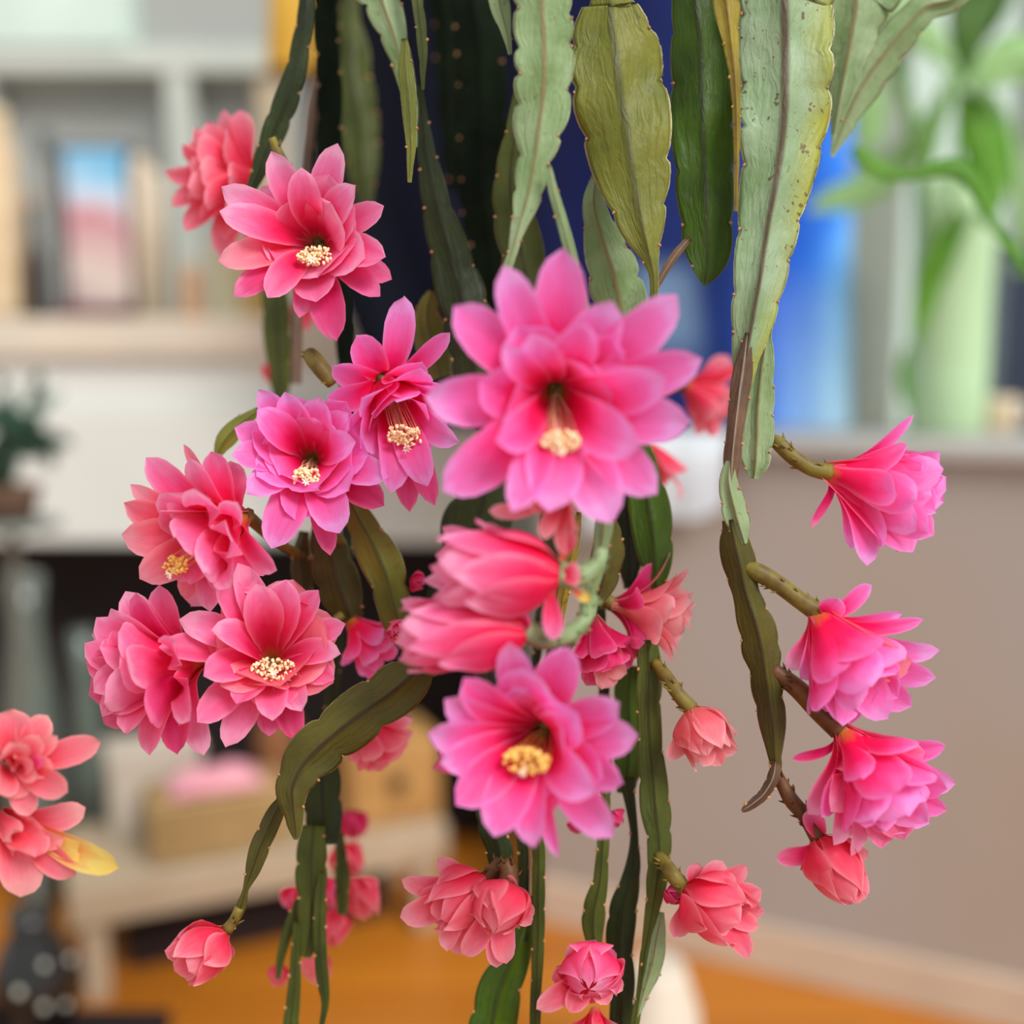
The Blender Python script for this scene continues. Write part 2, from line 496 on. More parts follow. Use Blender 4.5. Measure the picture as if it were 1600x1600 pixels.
def petal(B, T, axis, half, depth, mat, parent, cup=0.35, bulge=0.42, end=0.5, curl=0.0, roll=0.0, r0=6.0, name='petal', rows=15, cols=7, keel=0.05, face=0.0):
    B, T, a = V(B), V(T), V(axis).normalized()
    ch = T - B
    ln = ch.length
    u = ch - a * ch.dot(a)
    if u.length < 1e-3: u = a.orthogonal()
    u.normalize()
    d_end = (ch.normalized() * (1 - end) + u * end - a * curl).normalized()
    p0 = B + u * r0
    p1 = p0 + (a * 0.8 + u * 0.35).normalized() * ln * bulge
    p2 = T - d_end * ln * 0.36
    verts, uvs, faces = [], [], []
    rp1, rp2, ra = random.uniform(0, 6.28), random.uniform(0, 6.28), random.uniform(0.02, 0.07)
    for i in range(rows):
        v = i / (rows - 1)
        v = v ** 0.9
        m = 1 - v
        c = p0 * m ** 3 + p1 * 3 * m * m * v + p2 * 3 * m * v * v + T * v ** 3
        t = ((p1 - p0) * 3 * m * m + (p2 - p1) * 6 * m * v + (T - p2) * 3 * v * v)
        t = t.normalized() if t.length > 1e-6 else ch.normalized()
        n = a * t.dot(u) - u * t.dot(a)
        n = n - t * n.dot(t)
        n = n.normalized() if n.length > 1e-6 else t.orthogonal().normalized()
        if face:
            zf = V((0, 0, 1)) - t * t.z
            if zf.length > 0.05:
                zf.normalize()
                if n.dot(zf) < 0: zf = -zf
                n = (n * (1 - face) + zf * face).normalized()
        b = t.cross(n)
        rr = roll * v
        b, n = b * math.cos(rr) + n * math.sin(rr), n * math.cos(rr) - b * math.sin(rr)
        w = half * prof(v)
        cp = cup * (1 - 0.55 * v)
        for j in range(cols):
            s = -1 + 2 * j / (cols - 1)
            e = s * s
            rip = ra * 1.5 * half * math.sin(v * 8 + (rp1 if s > 0 else rp2)) * e * (0.3 + v)
            q = c + b * (s * w * (1 - 0.25 * cp * e)) + n * (cp * w * e + rip - keel * w * math.exp(-(s / 0.22) ** 2))
            verts.append(W(q, depth)); uvs.append(((s + 1) / 2, v))
    for i in range(rows - 1):
        for j in range(cols - 1):
            k = i * cols + j
            faces.append((k, k + 1, k + cols + 1, k + cols))
    return meshobj(name, verts, faces, mat, parent, True, uvs)


def egg_petal(B, a, u, L, R, phi, dphi, depth, mat, parent, opened=0.0, off=0.0, rows=15, cols=9, lay=0):
    """petal of a half closed flower: a pointed strap bent around the swollen spindle of the bud"""
    a = V(a).normalized(); w = a.cross(u)
    B = V(B)
    verts, uvs, faces = [], [], []
    sk = random.uniform(-0.18, 0.18)
    lift = random.uniform(0.03, 0.10) * lay
    if opened <= 0.2 and lay == 0: opened = 0.0
    flare = opened * random.uniform(0.15, 0.5) * (1 + 0.6 * lay)
    for i in range(rows):
        v = i / (rows - 1)
        r = math.sin(math.pi * min(1, v ** 0.85 * (1 - 0.30 * opened))) ** 0.8
        r = R * max(r, 0.16 if v < 0.2 else 0.02) + off * min(1, v * 3) + flare * R * max(0, v - 0.72) ** 1.5 * 4
        wv = (0.55 + 0.45 * min(1, v / 0.3)) if v < 0.42 else max(0.02, 1 - ((v - 0.42) / 0.58) ** (5.0 if lay == 0 else 2.0))
        for j in range(cols):
            s = -1 + 2 * j / (cols - 1)
            an = phi + s * dphi * wv + sk * v
            rr = r + lift * R * (abs(s) ** 2.5) * min(1, v * 2) - 0.05 * R * math.exp(-(s / 0.16) ** 2) * min(1, 3 * v)
            q = B + a * (L * v) + (u * math.cos(an) + w * math.sin(an)) * rr
            verts.append(W(q, depth)); uvs.append(((s + 1) / 2, 0.12 + 0.88 * v))
    for i in range(rows - 1):
        for j in range(cols - 1):
            k = i * cols + j
            faces.append((k, k + 1, k + cols + 1, k + cols))
    return meshobj('petal', verts, faces, mat, parent, True, uvs)


def basis(a):
    a = V(a).normalized()
    # first perpendicular points to screen up
    u = V((0, -1, 0)) - a * V((0, -1, 0)).dot(a)
    if u.length < 0.1: u = V((0, 0, 1)) - a * a.z
    u.normalize()
    return a, u, a.cross(u)


def stamens(B, C, R, axis, depth, parent, n=70, mat=None, flat=0.45, ar=3.0, stig=None):
    a, u, w = basis(axis)
    B, C = V(B), V(C)
    mb = MB()
    for i in range(n):
        ang = random.uniform(0, 6.283); r = R * math.sqrt(random.random())
        q = C + u * (math.sin(ang) * r * flat * 1.3) + w * (math.cos(ang) * r) + a * random.uniform(-0.35, 0.35) * R
        b = B + u * random.uniform(-5, 5) + w * random.uniform(-6, 6)
        mid = (b + q) * 0.5 + (q - C) * 0.25
        if i % 4 == 0:
            mb.tube([W(b, depth), W(mid, depth), W(q, depth)], 0.5 * depth / F, 3, False)
        mb.blob(W(q, depth), ar * random.uniform(0.7, 1.1) * depth / F, V((random.gauss(0, 1), random.gauss(0, 1), random.gauss(0, 1))), 1.5)
    s = mb.build('stamens', mat or M_FIL, parent, True)
    s['kind'] = 'stuff'
    mb = MB()
    sc = V(stig) if stig else C + a * R * 0.6 - u * R * 0.35
    mb.tube([W(B * 0.5 + sc * 0.5, depth), W(B * 0.25 + sc * 0.75 + (C - B) * 0.03, depth), W(sc, depth)], 1.1 * depth / F, 6)
    for k in range(7):
        an = 6.283 * k / 7
        e = sc + a * 7 + (u * math.sin(an) + w * math.cos(an)) * 7.5
        mb.tube([W(sc, depth), W((sc + e) * 0.5 + a * 1.5, depth), W(e, depth)], [1.6 * depth / F, 1.5 * depth / F, 0.5 * depth / F], 5)
    mb.build('stigma', M_STIG, parent, True)


def floral_tube(pts, rad, depth, mat, parent, spikes=10):
    """pts px (x,y,z); rad px list"""
    line = cr([p + (r,) for p, r in zip([tuple(q) if len(q) == 3 else (q[0], q[1], 0.0) for q in pts], rad)], 6.0)
    mb = MB()
    w = [W(p[:3], depth) for p in line]
    mb.tube(w, [p[3] * depth / F for p in line], 10)
    for k in range(spikes):
        i = random.randrange(1, max(2, len(line) - 1)); x, y, z, r = line[i]
        i2 = min(i + 1, len(line) - 1)
        t = V((line[i2][0] - line[i - 1][0], line[i2][1] - line[i - 1][1], line[i2][2] - line[i - 1][2])).normalized()
        o1 = t.orthogonal().normalized(); o2 = t.cross(o1)
        an = random.uniform(0, 6.283)
        o = o1 * math.cos(an) + o2 * math.sin(an)
        c = V((x, y, z))
        s = random.uniform(6, 12)
        mb.tube([W(c + o * r * 0.85, depth), W(c + o * (r + 2.5) + t * s * 0.5, depth), W(c + o * (r + 6.0) + t * s, depth)],
                [2.6 * depth / F, 1.7 * depth / F, 0.2 * depth / F], 5)
    return mb.build('floral_tube', mat, parent, True)


def flower(plant, label, B, axis, depth, tips=(), whorls=(), mat='rose', tz=20, tw=30, stam=None, tube=None, tube_mat=None, cup=0.35,
           end=0.5, curl=0.1, bulge=0.42, deep=0.0, jit=1.0, tubespikes=10, stam_mat=None, tipmat=None, face=0.0, wface=0.0, extra=(), egg=None):
    fl = empty('flower', W(B, depth), plant)
    mw = fl.location.copy()
    inv = lambda o: setattr(o, 'location', o.location - mw)
    fl['label'] = label
    a, u, w = basis(axis)
    Bv = V(B)
    objs0 = set()
    kids = []
    pm = PM[mat]
    for t in tips:
        x, y = t[0], t[1]
        z = t[2] if len(t) > 2 and t[2] is not None else B[2] + tz + random.uniform(-12, 12)
        hw = t[3] if len(t) > 3 and t[3] else tw * random.uniform(0.9, 1.1)
        m = PM[t[4]] if len(t) > 4 else (PM[tipmat] if tipmat else pm)
        cu = t[5] if len(t) > 5 else curl * random.uniform(0.3, 1.6)
        kids.append(petal(B, (x, y, z), a, hw, depth, m, fl, cup=cup * random.uniform(0.7, 1.2), bulge=bulge, end=end, curl=cu,
                          roll=random.uniform(-0.3, 0.3), face=face))
    for (b2, t2, ax2, hw2, m2) in extra:
        kids.append(petal(b2, t2, ax2, hw2, depth, PM[m2], fl, cup=0.3, end=0.2, face=0.7))
    if egg:
        L, R, op = egg[:3]
        em = PM[egg[3]] if len(egg) > 3 else pm
        nn = egg[4] if len(egg) > 4 else 4
        for lay, (n, f, o_) in enumerate(((nn, 0.94, 0.0), (nn, 1.0, 3.0), (3, 1.02, 6.0))):
            for k in range(n):
                egg_petal(B, a, u, L * (random.uniform(0.94, 1.0), random.uniform(0.88, 1.04), random.uniform(0.62, 0.8))[lay], R * f,
                          2 * math.pi * (k + 0.5 * lay + random.uniform(-0.12, 0.12)) / n, math.pi / n * (1.25, 1.0, 0.62)[lay], depth, em, fl, op, o_ + 0.8 * k, lay=lay)
    for wh in whorls:
        n, th, L, hw = wh[:4]
        opt = wh[4] if len(wh) > 4 else {}
        ph = opt.get('phase', random.uniform(0, 1))
        arc = opt.get('arc', (0, 360))
        for k in range(n):
            an = math.radians(arc[0] + (arc[1] - arc[0]) * (k + ph) / n + random.uniform(-7, 7) * jit)
            ur = u * math.cos(an) + w * math.sin(an)
            t2 = math.radians(th + random.uniform(-6, 6) * jit)
            l2 = L * random.uniform(0.93, 1.06)
            T = Bv + (a * math.cos(t2) + ur * math.sin(t2)) * l2
            m = PM[opt['mat']] if 'mat' in opt else (PM['deep'] if random.random() < deep else pm)
            kids.append(petal(B, T, a, hw * random.uniform(0.92, 1.08), depth, m, fl, cup=opt.get('cup', cup), bulge=opt.get('bulge', bulge),
                              end=opt.get('end', end), curl=opt.get('curl', curl) * random.uniform(0.3, 1.5), roll=random.uniform(-0.2, 0.2), face=opt.get('face', wface)))
    if stam:
        MB().blob(W(Bv - a * 4, depth), 12 * depth / F, None, 0.9).build('receptacle', M_TUBE, fl, True)
        stamens(B, stam[0], stam[1], axis, depth, fl, n=stam[2] if len(stam) > 2 else 70, mat=stam_mat, ar=stam[3] if len(stam) > 3 else 3.0)
    if tube:
        floral_tube(tube[0], tube[1], depth, tube_mat or M_TUBE, fl, tubespikes)
    for c in fl.children:
        c.matrix_parent_inverse.identity()
        c.location = -mw
    return fl


# ------------------------------------------------------------------ the room
def ray(px, py):
    return RIGHT * ((px - 800) / F) + UP * (-(py - 800) / F) + FWD


def on_floor(px, py):
    d = ray(px, py)
    return EYE + d * (-EYE.z / d.z)


def at_y(px, py, y):
    d = ray(px, py)
    return EYE + d * ((y - EYE.y) / d.y)


def pxbox(x0, y0, x1, y1, d, thick, bev=0.006, rot=0.0):
    """box whose near face fills the pixel rectangle at camera depth d"""
    a, b = P(x0, y0, d), P(x1, y1, d)
    c = (a + b) * 0.5
    return MB().box(c + V((0, thick / 2, 0)), ((b.x - a.x) / 2, thick / 2, abs(a.z - b.z) / 2), rot, bev)


def wood_floor():
    m, nt, out = newmat('floor_boards')
    p = nt.nodes.new('ShaderNodeBsdfPrincipled'); p.inputs['Roughness'].default_value = 0.35
    tc = nt.nodes.new('ShaderNodeTexCoord')
    br = nt.nodes.new('ShaderNodeTexBrick')
    br.inputs['Scale'].default_value = 1.0; br.inputs['Brick Width'].default_value = 1.4; br.inputs['Row Height'].default_value = 0.11
    br.inputs['Mortar Size'].default_value = 0.002
    br.inputs['Color1'].default_value = srgb(180, 110, 30); br.inputs['Color2'].default_value = srgb(162, 94, 24)
    br.inputs['Mortar'].default_value = srgb(110, 62, 20)
    nt.links.new(tc.outputs['Object'], br.inputs['Vector'])
    nt.links.new(br.outputs[0], p.inputs['Base Color']); nt.links.new(p.outputs[0], out.inputs[0])
    return m


fl = MB().box((0, 2.0, -0.03), (4, 3.2, 0.03)).build('floor', wood_floor()); tag(fl, 'orange brown wooden floor under the shelves', kind='structure')
M_WALL = simple('wall_grey', srgb(164, 166, 162), srgb(152, 155, 152), 1.5, 0.9)
wb = MB().box((-1.65, 3.62, 1.4), (2.35, 0.05, 1.4)).build('wall_back', M_WALL); tag(wb, 'grey plaster wall behind the shelves', kind='structure')

A_, B_ = on_floor(1040, 1480), on_floor(1560, 1600)
E = (B_ - A_); E.z = 0; E.normalize()
NRM = V((E.y, -E.x, 0))
if NRM.y > 0: NRM = -NRM
ROT = math.atan2(E.y, E.x)
H_TOP = 1.15
M_HALF = simple('half_wall_paint', srgb(164, 156, 153), srgb(164, 148, 134), 1.2, 0.85)
c0 = A_ - E * 0.32; c1 = B_ + E * 1.2
hc = (c0 + c1) / 2 - NRM * 0.06
hw_ = MB().box((hc.x, hc.y, H_TOP / 2), ((c1 - c0).length / 2, 0.06, H_TOP / 2), ROT).build('wall_right', M_HALF)
tag(hw_, 'beige grey half wall below the window ledge', kind='structure')
cc = (c0 + c1) / 2 - NRM * 0.20
cap = MB().box((cc.x, cc.y, H_TOP + 0.018), ((c1 - c0).length / 2, 0.23, 0.018), ROT, 0.006).build('trim_1', simple('ledge_paint', srgb(178, 176, 172), None, 3, 0.5))
tag(cap, 'pale ledge capping the half wall', kind='structure')
bc = (c0 + c1) / 2 + NRM * 0.008
bb = MB().box((bc.x, bc.y, 0.055), ((c1 - c0).length / 2, 0.008, 0.055), ROT, 0.004).build('baseboard_right', simple('baseboard_paint', srgb(206, 184, 162), None, 3, 0.6))
tag(bb, 'pale baseboard along the half wall', kind='structure')

# window behind the ledge: posts, glass, sill line
M_JAMB = simple('window_frame_paint', srgb(150, 156, 146), srgb(136, 144, 132), 3, 0.6)
win = empty('window_1', P(1360, 690, 2.66)); tag(win, 'window behind the ledge with grey green frame', kind='structure')


def child(mb, name, mat, par, smooth=False):
    o = mb.build(name, mat, par, smooth)
    o.location = -par.location
    return o


child(pxbox(1312, -120, 1416, 694, 2.62, 0.07), 'window_frame', M_JAMB, win)
child(pxbox(1600, -120, 1800, 694, 2.62, 0.07), 'window_frame', M_JAMB, win)
mg, ntg, outg = newmat('window_glass')
g1 = ntg.nodes.new('ShaderNodeBsdfTransparent'); g1.inputs[0].default_value = (0.93, 1.0, 0.94, 1)
g2 = ntg.nodes.new('ShaderNodeBsdfGlossy'); g2.inputs['Roughness'].default_value = 0.05
gm = ntg.nodes.new('ShaderNodeMixShader'); gm.inputs[0].default_value = 0.06
ntg.links.new(g1.outputs[0], gm.inputs[1]); ntg.links.new(g2.outputs[0], gm.inputs[2]); ntg.links.new(gm.outputs[0], outg.inputs[0])
child(pxbox(1150, -120, 1700, 694, 2.685, 0.006, 0), 'pane', mg, win)
# closed navy blind with its slats
bl = empty('window_blind', P(1580, 690, 2.58)); tag(bl, 'dark navy slatted blind at the right edge of the window', 'blind')
M_NAVY = simple('blind_navy', srgb(44, 54, 78), srgb(36, 44, 66), 6, 0.6)
for k in range(26):
    y = 392 + k * 11.4
    child(pxbox(1530, y, 1760, y + 9.5, 2.59 - (k % 2) * 0.002, 0.006, 0.001), 'slat', M_NAVY, bl)
child(pxbox(1526, 376, 1764, 392, 2.585, 0.02, 0.003), 'head_rail', M_NAVY, bl)

# small cup on the ledge
cu = P(1551, 692, 2.50)
cu.z = H_TOP + 0.036
cup = empty('cup', cu); tag(cup, 'small cream and white cup on the ledge before the navy blind', 'cup')
o = MB().lathe((0, 0, 0), [(0.036, 0), (0.044, 0.01), (0.05, 0.07), (0.052, 0.075), (0.047, 0.075), (0.042, 0.012)]).build('bowl', simple('cup_cream', srgb(236, 222, 196), srgb(228, 200, 160), 10, 0.4), cup, True)
o = MB().tube([(0.048, 0, 0.06), (0.075, 0, 0.055), (0.078, 0, 0.03), (0.046, 0, 0.018)], 0.006, 8).build('handle', simple('cup_white', srgb(244, 242, 238), None, 10, 0.4), cup, True)

# cloth hanging behind the stems: colour runs from dark to blue at its right side
m, nt, out = newmat('cloth_navy_to_blue')
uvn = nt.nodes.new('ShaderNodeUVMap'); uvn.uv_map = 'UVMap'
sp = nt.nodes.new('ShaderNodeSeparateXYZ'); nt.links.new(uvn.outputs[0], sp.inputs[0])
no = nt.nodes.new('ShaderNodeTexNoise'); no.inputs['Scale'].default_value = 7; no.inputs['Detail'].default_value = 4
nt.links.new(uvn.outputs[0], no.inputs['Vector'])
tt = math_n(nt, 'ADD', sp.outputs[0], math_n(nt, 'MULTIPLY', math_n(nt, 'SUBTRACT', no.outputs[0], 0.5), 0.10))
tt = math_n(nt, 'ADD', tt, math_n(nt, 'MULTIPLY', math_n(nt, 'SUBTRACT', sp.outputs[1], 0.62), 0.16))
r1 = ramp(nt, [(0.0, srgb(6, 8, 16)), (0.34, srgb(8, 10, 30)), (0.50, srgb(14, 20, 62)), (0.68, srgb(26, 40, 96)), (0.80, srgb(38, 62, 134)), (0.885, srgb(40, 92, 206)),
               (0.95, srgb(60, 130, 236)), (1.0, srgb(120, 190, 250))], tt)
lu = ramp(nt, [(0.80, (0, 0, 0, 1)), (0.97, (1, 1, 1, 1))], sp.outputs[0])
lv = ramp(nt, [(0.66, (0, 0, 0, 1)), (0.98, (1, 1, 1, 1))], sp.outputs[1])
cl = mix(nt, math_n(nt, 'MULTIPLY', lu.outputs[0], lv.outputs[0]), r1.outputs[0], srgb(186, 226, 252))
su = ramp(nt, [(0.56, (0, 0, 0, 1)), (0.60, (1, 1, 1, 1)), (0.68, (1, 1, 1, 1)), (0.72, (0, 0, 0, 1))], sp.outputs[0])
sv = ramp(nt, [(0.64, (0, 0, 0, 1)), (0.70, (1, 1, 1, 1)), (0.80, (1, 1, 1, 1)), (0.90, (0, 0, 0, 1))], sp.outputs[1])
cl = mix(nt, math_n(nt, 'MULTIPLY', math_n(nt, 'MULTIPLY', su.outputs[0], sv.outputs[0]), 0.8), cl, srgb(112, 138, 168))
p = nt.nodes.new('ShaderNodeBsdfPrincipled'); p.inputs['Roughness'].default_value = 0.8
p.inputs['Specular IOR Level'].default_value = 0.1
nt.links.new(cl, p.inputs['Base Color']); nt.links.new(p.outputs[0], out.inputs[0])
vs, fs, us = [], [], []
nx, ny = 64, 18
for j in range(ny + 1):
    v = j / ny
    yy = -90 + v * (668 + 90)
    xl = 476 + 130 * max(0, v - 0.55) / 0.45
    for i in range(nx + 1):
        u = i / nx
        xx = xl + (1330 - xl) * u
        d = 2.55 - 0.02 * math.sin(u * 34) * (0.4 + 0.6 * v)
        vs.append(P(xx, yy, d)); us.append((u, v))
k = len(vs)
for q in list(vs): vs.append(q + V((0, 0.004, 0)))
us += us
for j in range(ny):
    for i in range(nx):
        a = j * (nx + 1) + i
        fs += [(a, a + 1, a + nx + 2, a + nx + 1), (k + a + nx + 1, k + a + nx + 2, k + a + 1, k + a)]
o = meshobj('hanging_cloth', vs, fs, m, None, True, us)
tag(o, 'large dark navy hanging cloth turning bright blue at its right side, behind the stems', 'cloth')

# pale cloth lying over the end of the ledge
vs, fs = [], []
path = [(-0.05, 0.040), (0.0, 0.042), (0.046, 0.036), (0.050, -0.04), (0.052, -0.10), (0.054, -0.155)]
for j, (out_, dz) in enumerate(path):
    for i in range(13):
        t = i / 12
        d = ray(930 + t * 215, 700)
        s_ = (A_ - EYE).dot(NRM) / d.dot(NRM)
        q = EYE + d * s_
        drop = dz if j < 3 else dz * (1.25 - 0.5 * t) + 0.008 * math.sin(t * 14)
        vs.append(V((q.x, q.y, H_TOP + drop)) + NRM * (out_ + (0.008 * (1 + math.sin(t * 18)) if j > 2 else 0)))
k = len(vs)
vs += [q + NRM * 0.003 + V((0, 0, 0.002)) for q in vs]
for j in range(len(path) - 1):
    for i in range(12):
        a = j * 13 + i
        fs += [(a, a + 1, a + 14, a + 13), (k + a + 13, k + a + 14, k + a + 1, k + a)]
o = meshobj('folded_cloth', vs, fs, simple('cloth_white', srgb(212, 218, 222), srgb(198, 204, 214), 5, 0.8))
tag(o, 'white cloth draped over the left end of the ledge', 'cloth')

# tall pale vase on the ledge with a leafy houseplant
vc = P(1474, 700, 2.42); vc.z = H_TOP + 0.036
vase = MB().lathe(vc, [(0.075, 0), (0.082, 0.01), (0.084, 0.12), (0.082, 0.3), (0.088, 0.45), (0.094, 0.54), (0.088, 0.54), (0.078, 0.45), (0.07, 0.3)], 36)
o = vase.build('tall_vase', simple('vase_pale_green', srgb(186, 214, 172), srgb(170, 200, 154), 3, 0.3), None, True)
tag(o, 'tall pale green vase standing on the ledge holding a leafy plant', 'vase')

M_LEAF = stem_mat('leaf_bright', srgb(120, 178, 48), srgb(84, 150, 40), srgb(150, 196, 100), srgb(150, 200, 110), 0, 0.45, 0.35)
M_LEAFP = stem_mat('leaf_pale', srgb(178, 214, 150), srgb(150, 196, 120), srgb(200, 226, 180), srgb(190, 220, 170), 0, 0.45, 0.35)
M_LEAFD = stem_mat('leaf_dark', srgb(70, 108, 30), srgb(46, 82, 22), srgb(90, 130, 50), srgb(90, 130, 60), 0, 0.2, 0.35)


def leaf(pts, depth, mat, parent, name='leaf', fold=0.5, tau=0.0):
    o = stem(pts, depth, mat, parent, notch=9999, amp=0.0, fold=fold, tau=tau, areoles=False, rib=1.5, thick=2.0, phase=[0.3, 0.3])
    o.name = name
    o.location = -parent.location
    return o


hp = empty('houseplant', vc + V((0, 0, 0.5))); tag(hp, 'bright green leafy houseplant with arching leaves at the upper right', 'plant')
for pts, d, mt in [
    ([(1332, 232, 6), (1352, 250, 15), (1380, 268, 15), (1412, 276, 8), (1450, 268, 11), (1490, 262, 17), (1518, 282, 15), (1545, 335, 8), (1580, 390, 8), (1640, 470, 8)], 1.2, M_LEAF),
    ([(1262, 330, 3), (1300, 312, 20), (1350, 296, 26), (1400, 260, 24), (1450, 200, 18), (1490, 120, 9), (1500, 80, 4)], 2.05, M_LEAFP),
    ([(1510, 120, 5), (1512, 60, 30), (1530, 0, 48), (1550, -60, 50)], 1.9, M_LEAFD),
    ([(1505, 130, 4), (1545, 110, 28), (1590, 90, 38), (1660, 90, 34)], 1.9, M_LEAFP),
    ([(1508, 140, 4), (1530, 190, 32), (1545, 250, 38), (1548, 310, 22), (1545, 350, 4)], 1.95, M_LEAF),
    ([(1480, 150, 3), (1462, 205, 8), (1450, 250, 8), (1440, 280, 4)], 1.9, M_LEAF),
    ([(1500, 120, 4), (1450, 60, 26), (1400, 20, 34), (1350, -20, 30), (1320, -50, 10)], 2.15, M_LEAFP),
    ([(1500, 330, 4), (1478, 380, 22), (1455, 430, 24), (1440, 490, 16), (1432, 540, 3)], 2.1, M_LEAF),
    ([(1415, 0, 10), (1405, 90, 14), (1420, 170, 10), (1450, 230, 5)], 2.2, M_LEAF),
    ([(1418, 540, 3), (1412, 575, 9), (1415, 610, 10), (1420, 640, 3)], 2.15, M_LEAF),
    ([(1500, 100, 5), (1560, 180, 14), (1590, 280, 16), (1600, 360, 12), (1590, 430, 4)], 2.0, M_LEAFP),
    ([(1330, 40, 4), (1350, 110, 26), (1360, 190, 26), (1352, 250, 6)], 2.2, M_LEAFP),
]:
    leaf(pts, d, mt, hp)
for pts in ([(1476, 420), (1495, 250), (1500, 120)], [(1480, 420), (1520, 330), (1560, 360)], [(1470, 420), (1440, 300), (1420, 200), (1410, 120)]):
    o = MB().tube([P(x, y, 2.3 - 0.15 * i) for i, (x, y) in enumerate(pts)], 0.006, 6).build('stalk', M_LEAF, hp, True)
    o.location = -hp.location

# ------------------------------------------------------------------ left side: cabinet, mantel things, bench
M_CAB = simple('cabinet_white', srgb(212, 213, 208), srgb(204, 205, 200), 2.0, 0.5)
M_MANTEL = simple('mantel_beige', srgb(212, 198, 180), srgb(198, 190, 176), 4.0, 0.6)
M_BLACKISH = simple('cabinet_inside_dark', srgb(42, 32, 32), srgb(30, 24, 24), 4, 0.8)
cab = empty('cabinet', P(280, 1400, 3.0)); tag(cab, 'wide white cabinet with beige top and dark open lower half', 'cabinet')
child(pxbox(-220, 497, 765, 560, 2.92, 0.42, 0.008), 'cabinet_top', M_MANTEL, cab)
child(pxbox(-200, 560, 760, 640, 2.97, 0.36, 0.004), 'drawer', M_CAB, cab)
child(pxbox(-210, 641, 762, 852, 2.95, 0.38, 0.006), 'body', M_CAB, cab)
q0 = P(-200, 852, 3.0); q1 = P(762, 852, 3.0)
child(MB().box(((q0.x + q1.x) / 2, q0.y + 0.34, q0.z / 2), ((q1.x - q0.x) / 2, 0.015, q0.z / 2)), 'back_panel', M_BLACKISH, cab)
for xx in (-200, 765):
    q = P(xx, 852, 3.0)
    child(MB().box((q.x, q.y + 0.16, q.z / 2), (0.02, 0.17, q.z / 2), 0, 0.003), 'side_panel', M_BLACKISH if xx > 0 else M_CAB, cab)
q = P(250, 852, 3.0)
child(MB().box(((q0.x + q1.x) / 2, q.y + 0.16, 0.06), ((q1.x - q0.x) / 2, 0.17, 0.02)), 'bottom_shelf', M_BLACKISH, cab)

# shelf frame on the wall above
sh = empty('wall_shelf', P(250, 500, 3.2)); tag(sh, 'pale grey open shelf frame on the wall above the cabinet', 'shelf')
M_SHELF = simple('shelf_pale', srgb(196, 200, 192), srgb(184, 190, 182), 3, 0.7)
child(pxbox(-60, 72, 440, 112, 3.30, 0.22), 'shelf_board', M_SHELF, sh)
child(pxbox(264, 112, 302, 500, 3.36, 0.10), 'upright', M_SHELF, sh)
child(pxbox(-60, 112, -10, 500, 3.36, 0.10), 'upright', M_SHELF, sh)
child(pxbox(405, 112, 440, 500, 3.38, 0.10), 'upright', simple('upright_tan', srgb(196, 178, 150), None, 4, 0.7), sh)
child(pxbox(90, 130, 264, 240, 3.45, 0.02), 'back_panel', simple('shelf_back', srgb(112, 116, 118), srgb(130, 132, 132), 6, 0.8), sh)
# bright wall box at top left
o = pxbox(-80, -120, 190, 70, 3.26, 0.2).build('wall_cupboard', simple('cupboard_mint', srgb(206, 224, 214), srgb(190, 208, 200), 3, 0.6)); tag(o, 'pale mint wall cupboard at the upper left corner', 'cupboard')

MZ = P(0, 497, 2.6).z


def mantel(px, d):
    q = P(px, 497, d); return V((q.x, q.y, P(0, 497, 2.92).z))


o = MB().lathe(mantel(8, 3.10), [(0.05, 0), (0.058, 0.05), (0.06, 0.3), (0.052, 0.46), (0.035, 0.54), (0.04, 0.57), (0.03, 0.57)]).build('tall_jar', simple('jar_cream', srgb(220, 200, 168), srgb(204, 178, 142), 6, 0.6), None, True)
tag(o, 'tall cream jar at the left end of the cabinet top', 'jar')
bo = empty('bottle', mantel(58, 3.06)); tag(bo, 'slim dark bottle between the cream jar and the picture frame', 'bottle')
MB().lathe((0, 0, 0), [(0.026, 0), (0.028, 0.02), (0.028, 0.16), (0.012, 0.22), (0.011, 0.30), (0.014, 0.305)]).build('body', simple('bottle_black', srgb(30, 24, 24), srgb(52, 34, 28), 5, 0.25), bo, True)
MB().lathe((0, 0, 0.306), [(0.013, 0), (0.013, 0.03)]).build('stopper', simple('stopper_tan', srgb(176, 130, 90), None, 9, 0.7), bo, True)
o = MB().lathe(mantel(86, 3.16), [(0.02, 0), (0.022, 0.01), (0.006, 0.02), (0.006, 0.44), (0.02, 0.47), (0.02, 0.52), (0.012, 0.53)]).build('candlestick', simple('iron_grey', srgb(84, 90, 92), None, 9, 0.5), None, True)
tag(o, 'thin dark grey candlestick behind the picture frame', 'candlestick')
# picture
fr = empty('picture_frame', mantel(152, 3.02)); tag(fr, 'framed picture of blue sky over pink shapes on the cabinet top', 'picture')
M_FRAME = simple('frame_dark', srgb(66, 62, 64), srgb(50, 46, 48), 9, 0.5)
child(pxbox(90, 226, 213, 240, 3.02, 0.02, 0.003), 'frame_rail', M_FRAME, fr)
child(pxbox(90, 478, 213, 497, 3.02, 0.02, 0.003), 'frame_rail', simple('frame_red', srgb(92, 40, 42), None, 9, 0.5), fr)
child(pxbox(90, 240, 104, 478, 3.02, 0.02, 0.003), 'frame_rail', M_FRAME, fr)
child(pxbox(200, 240, 213, 478, 3.02, 0.02, 0.003), 'frame_rail', M_FRAME, fr)
m, nt, out = newmat('picture_print')
tc = nt.nodes.new('ShaderNodeTexCoord'); sp = nt.nodes.new('ShaderNodeSeparateXYZ'); nt.links.new(tc.outputs['Generated'], sp.inputs[0])
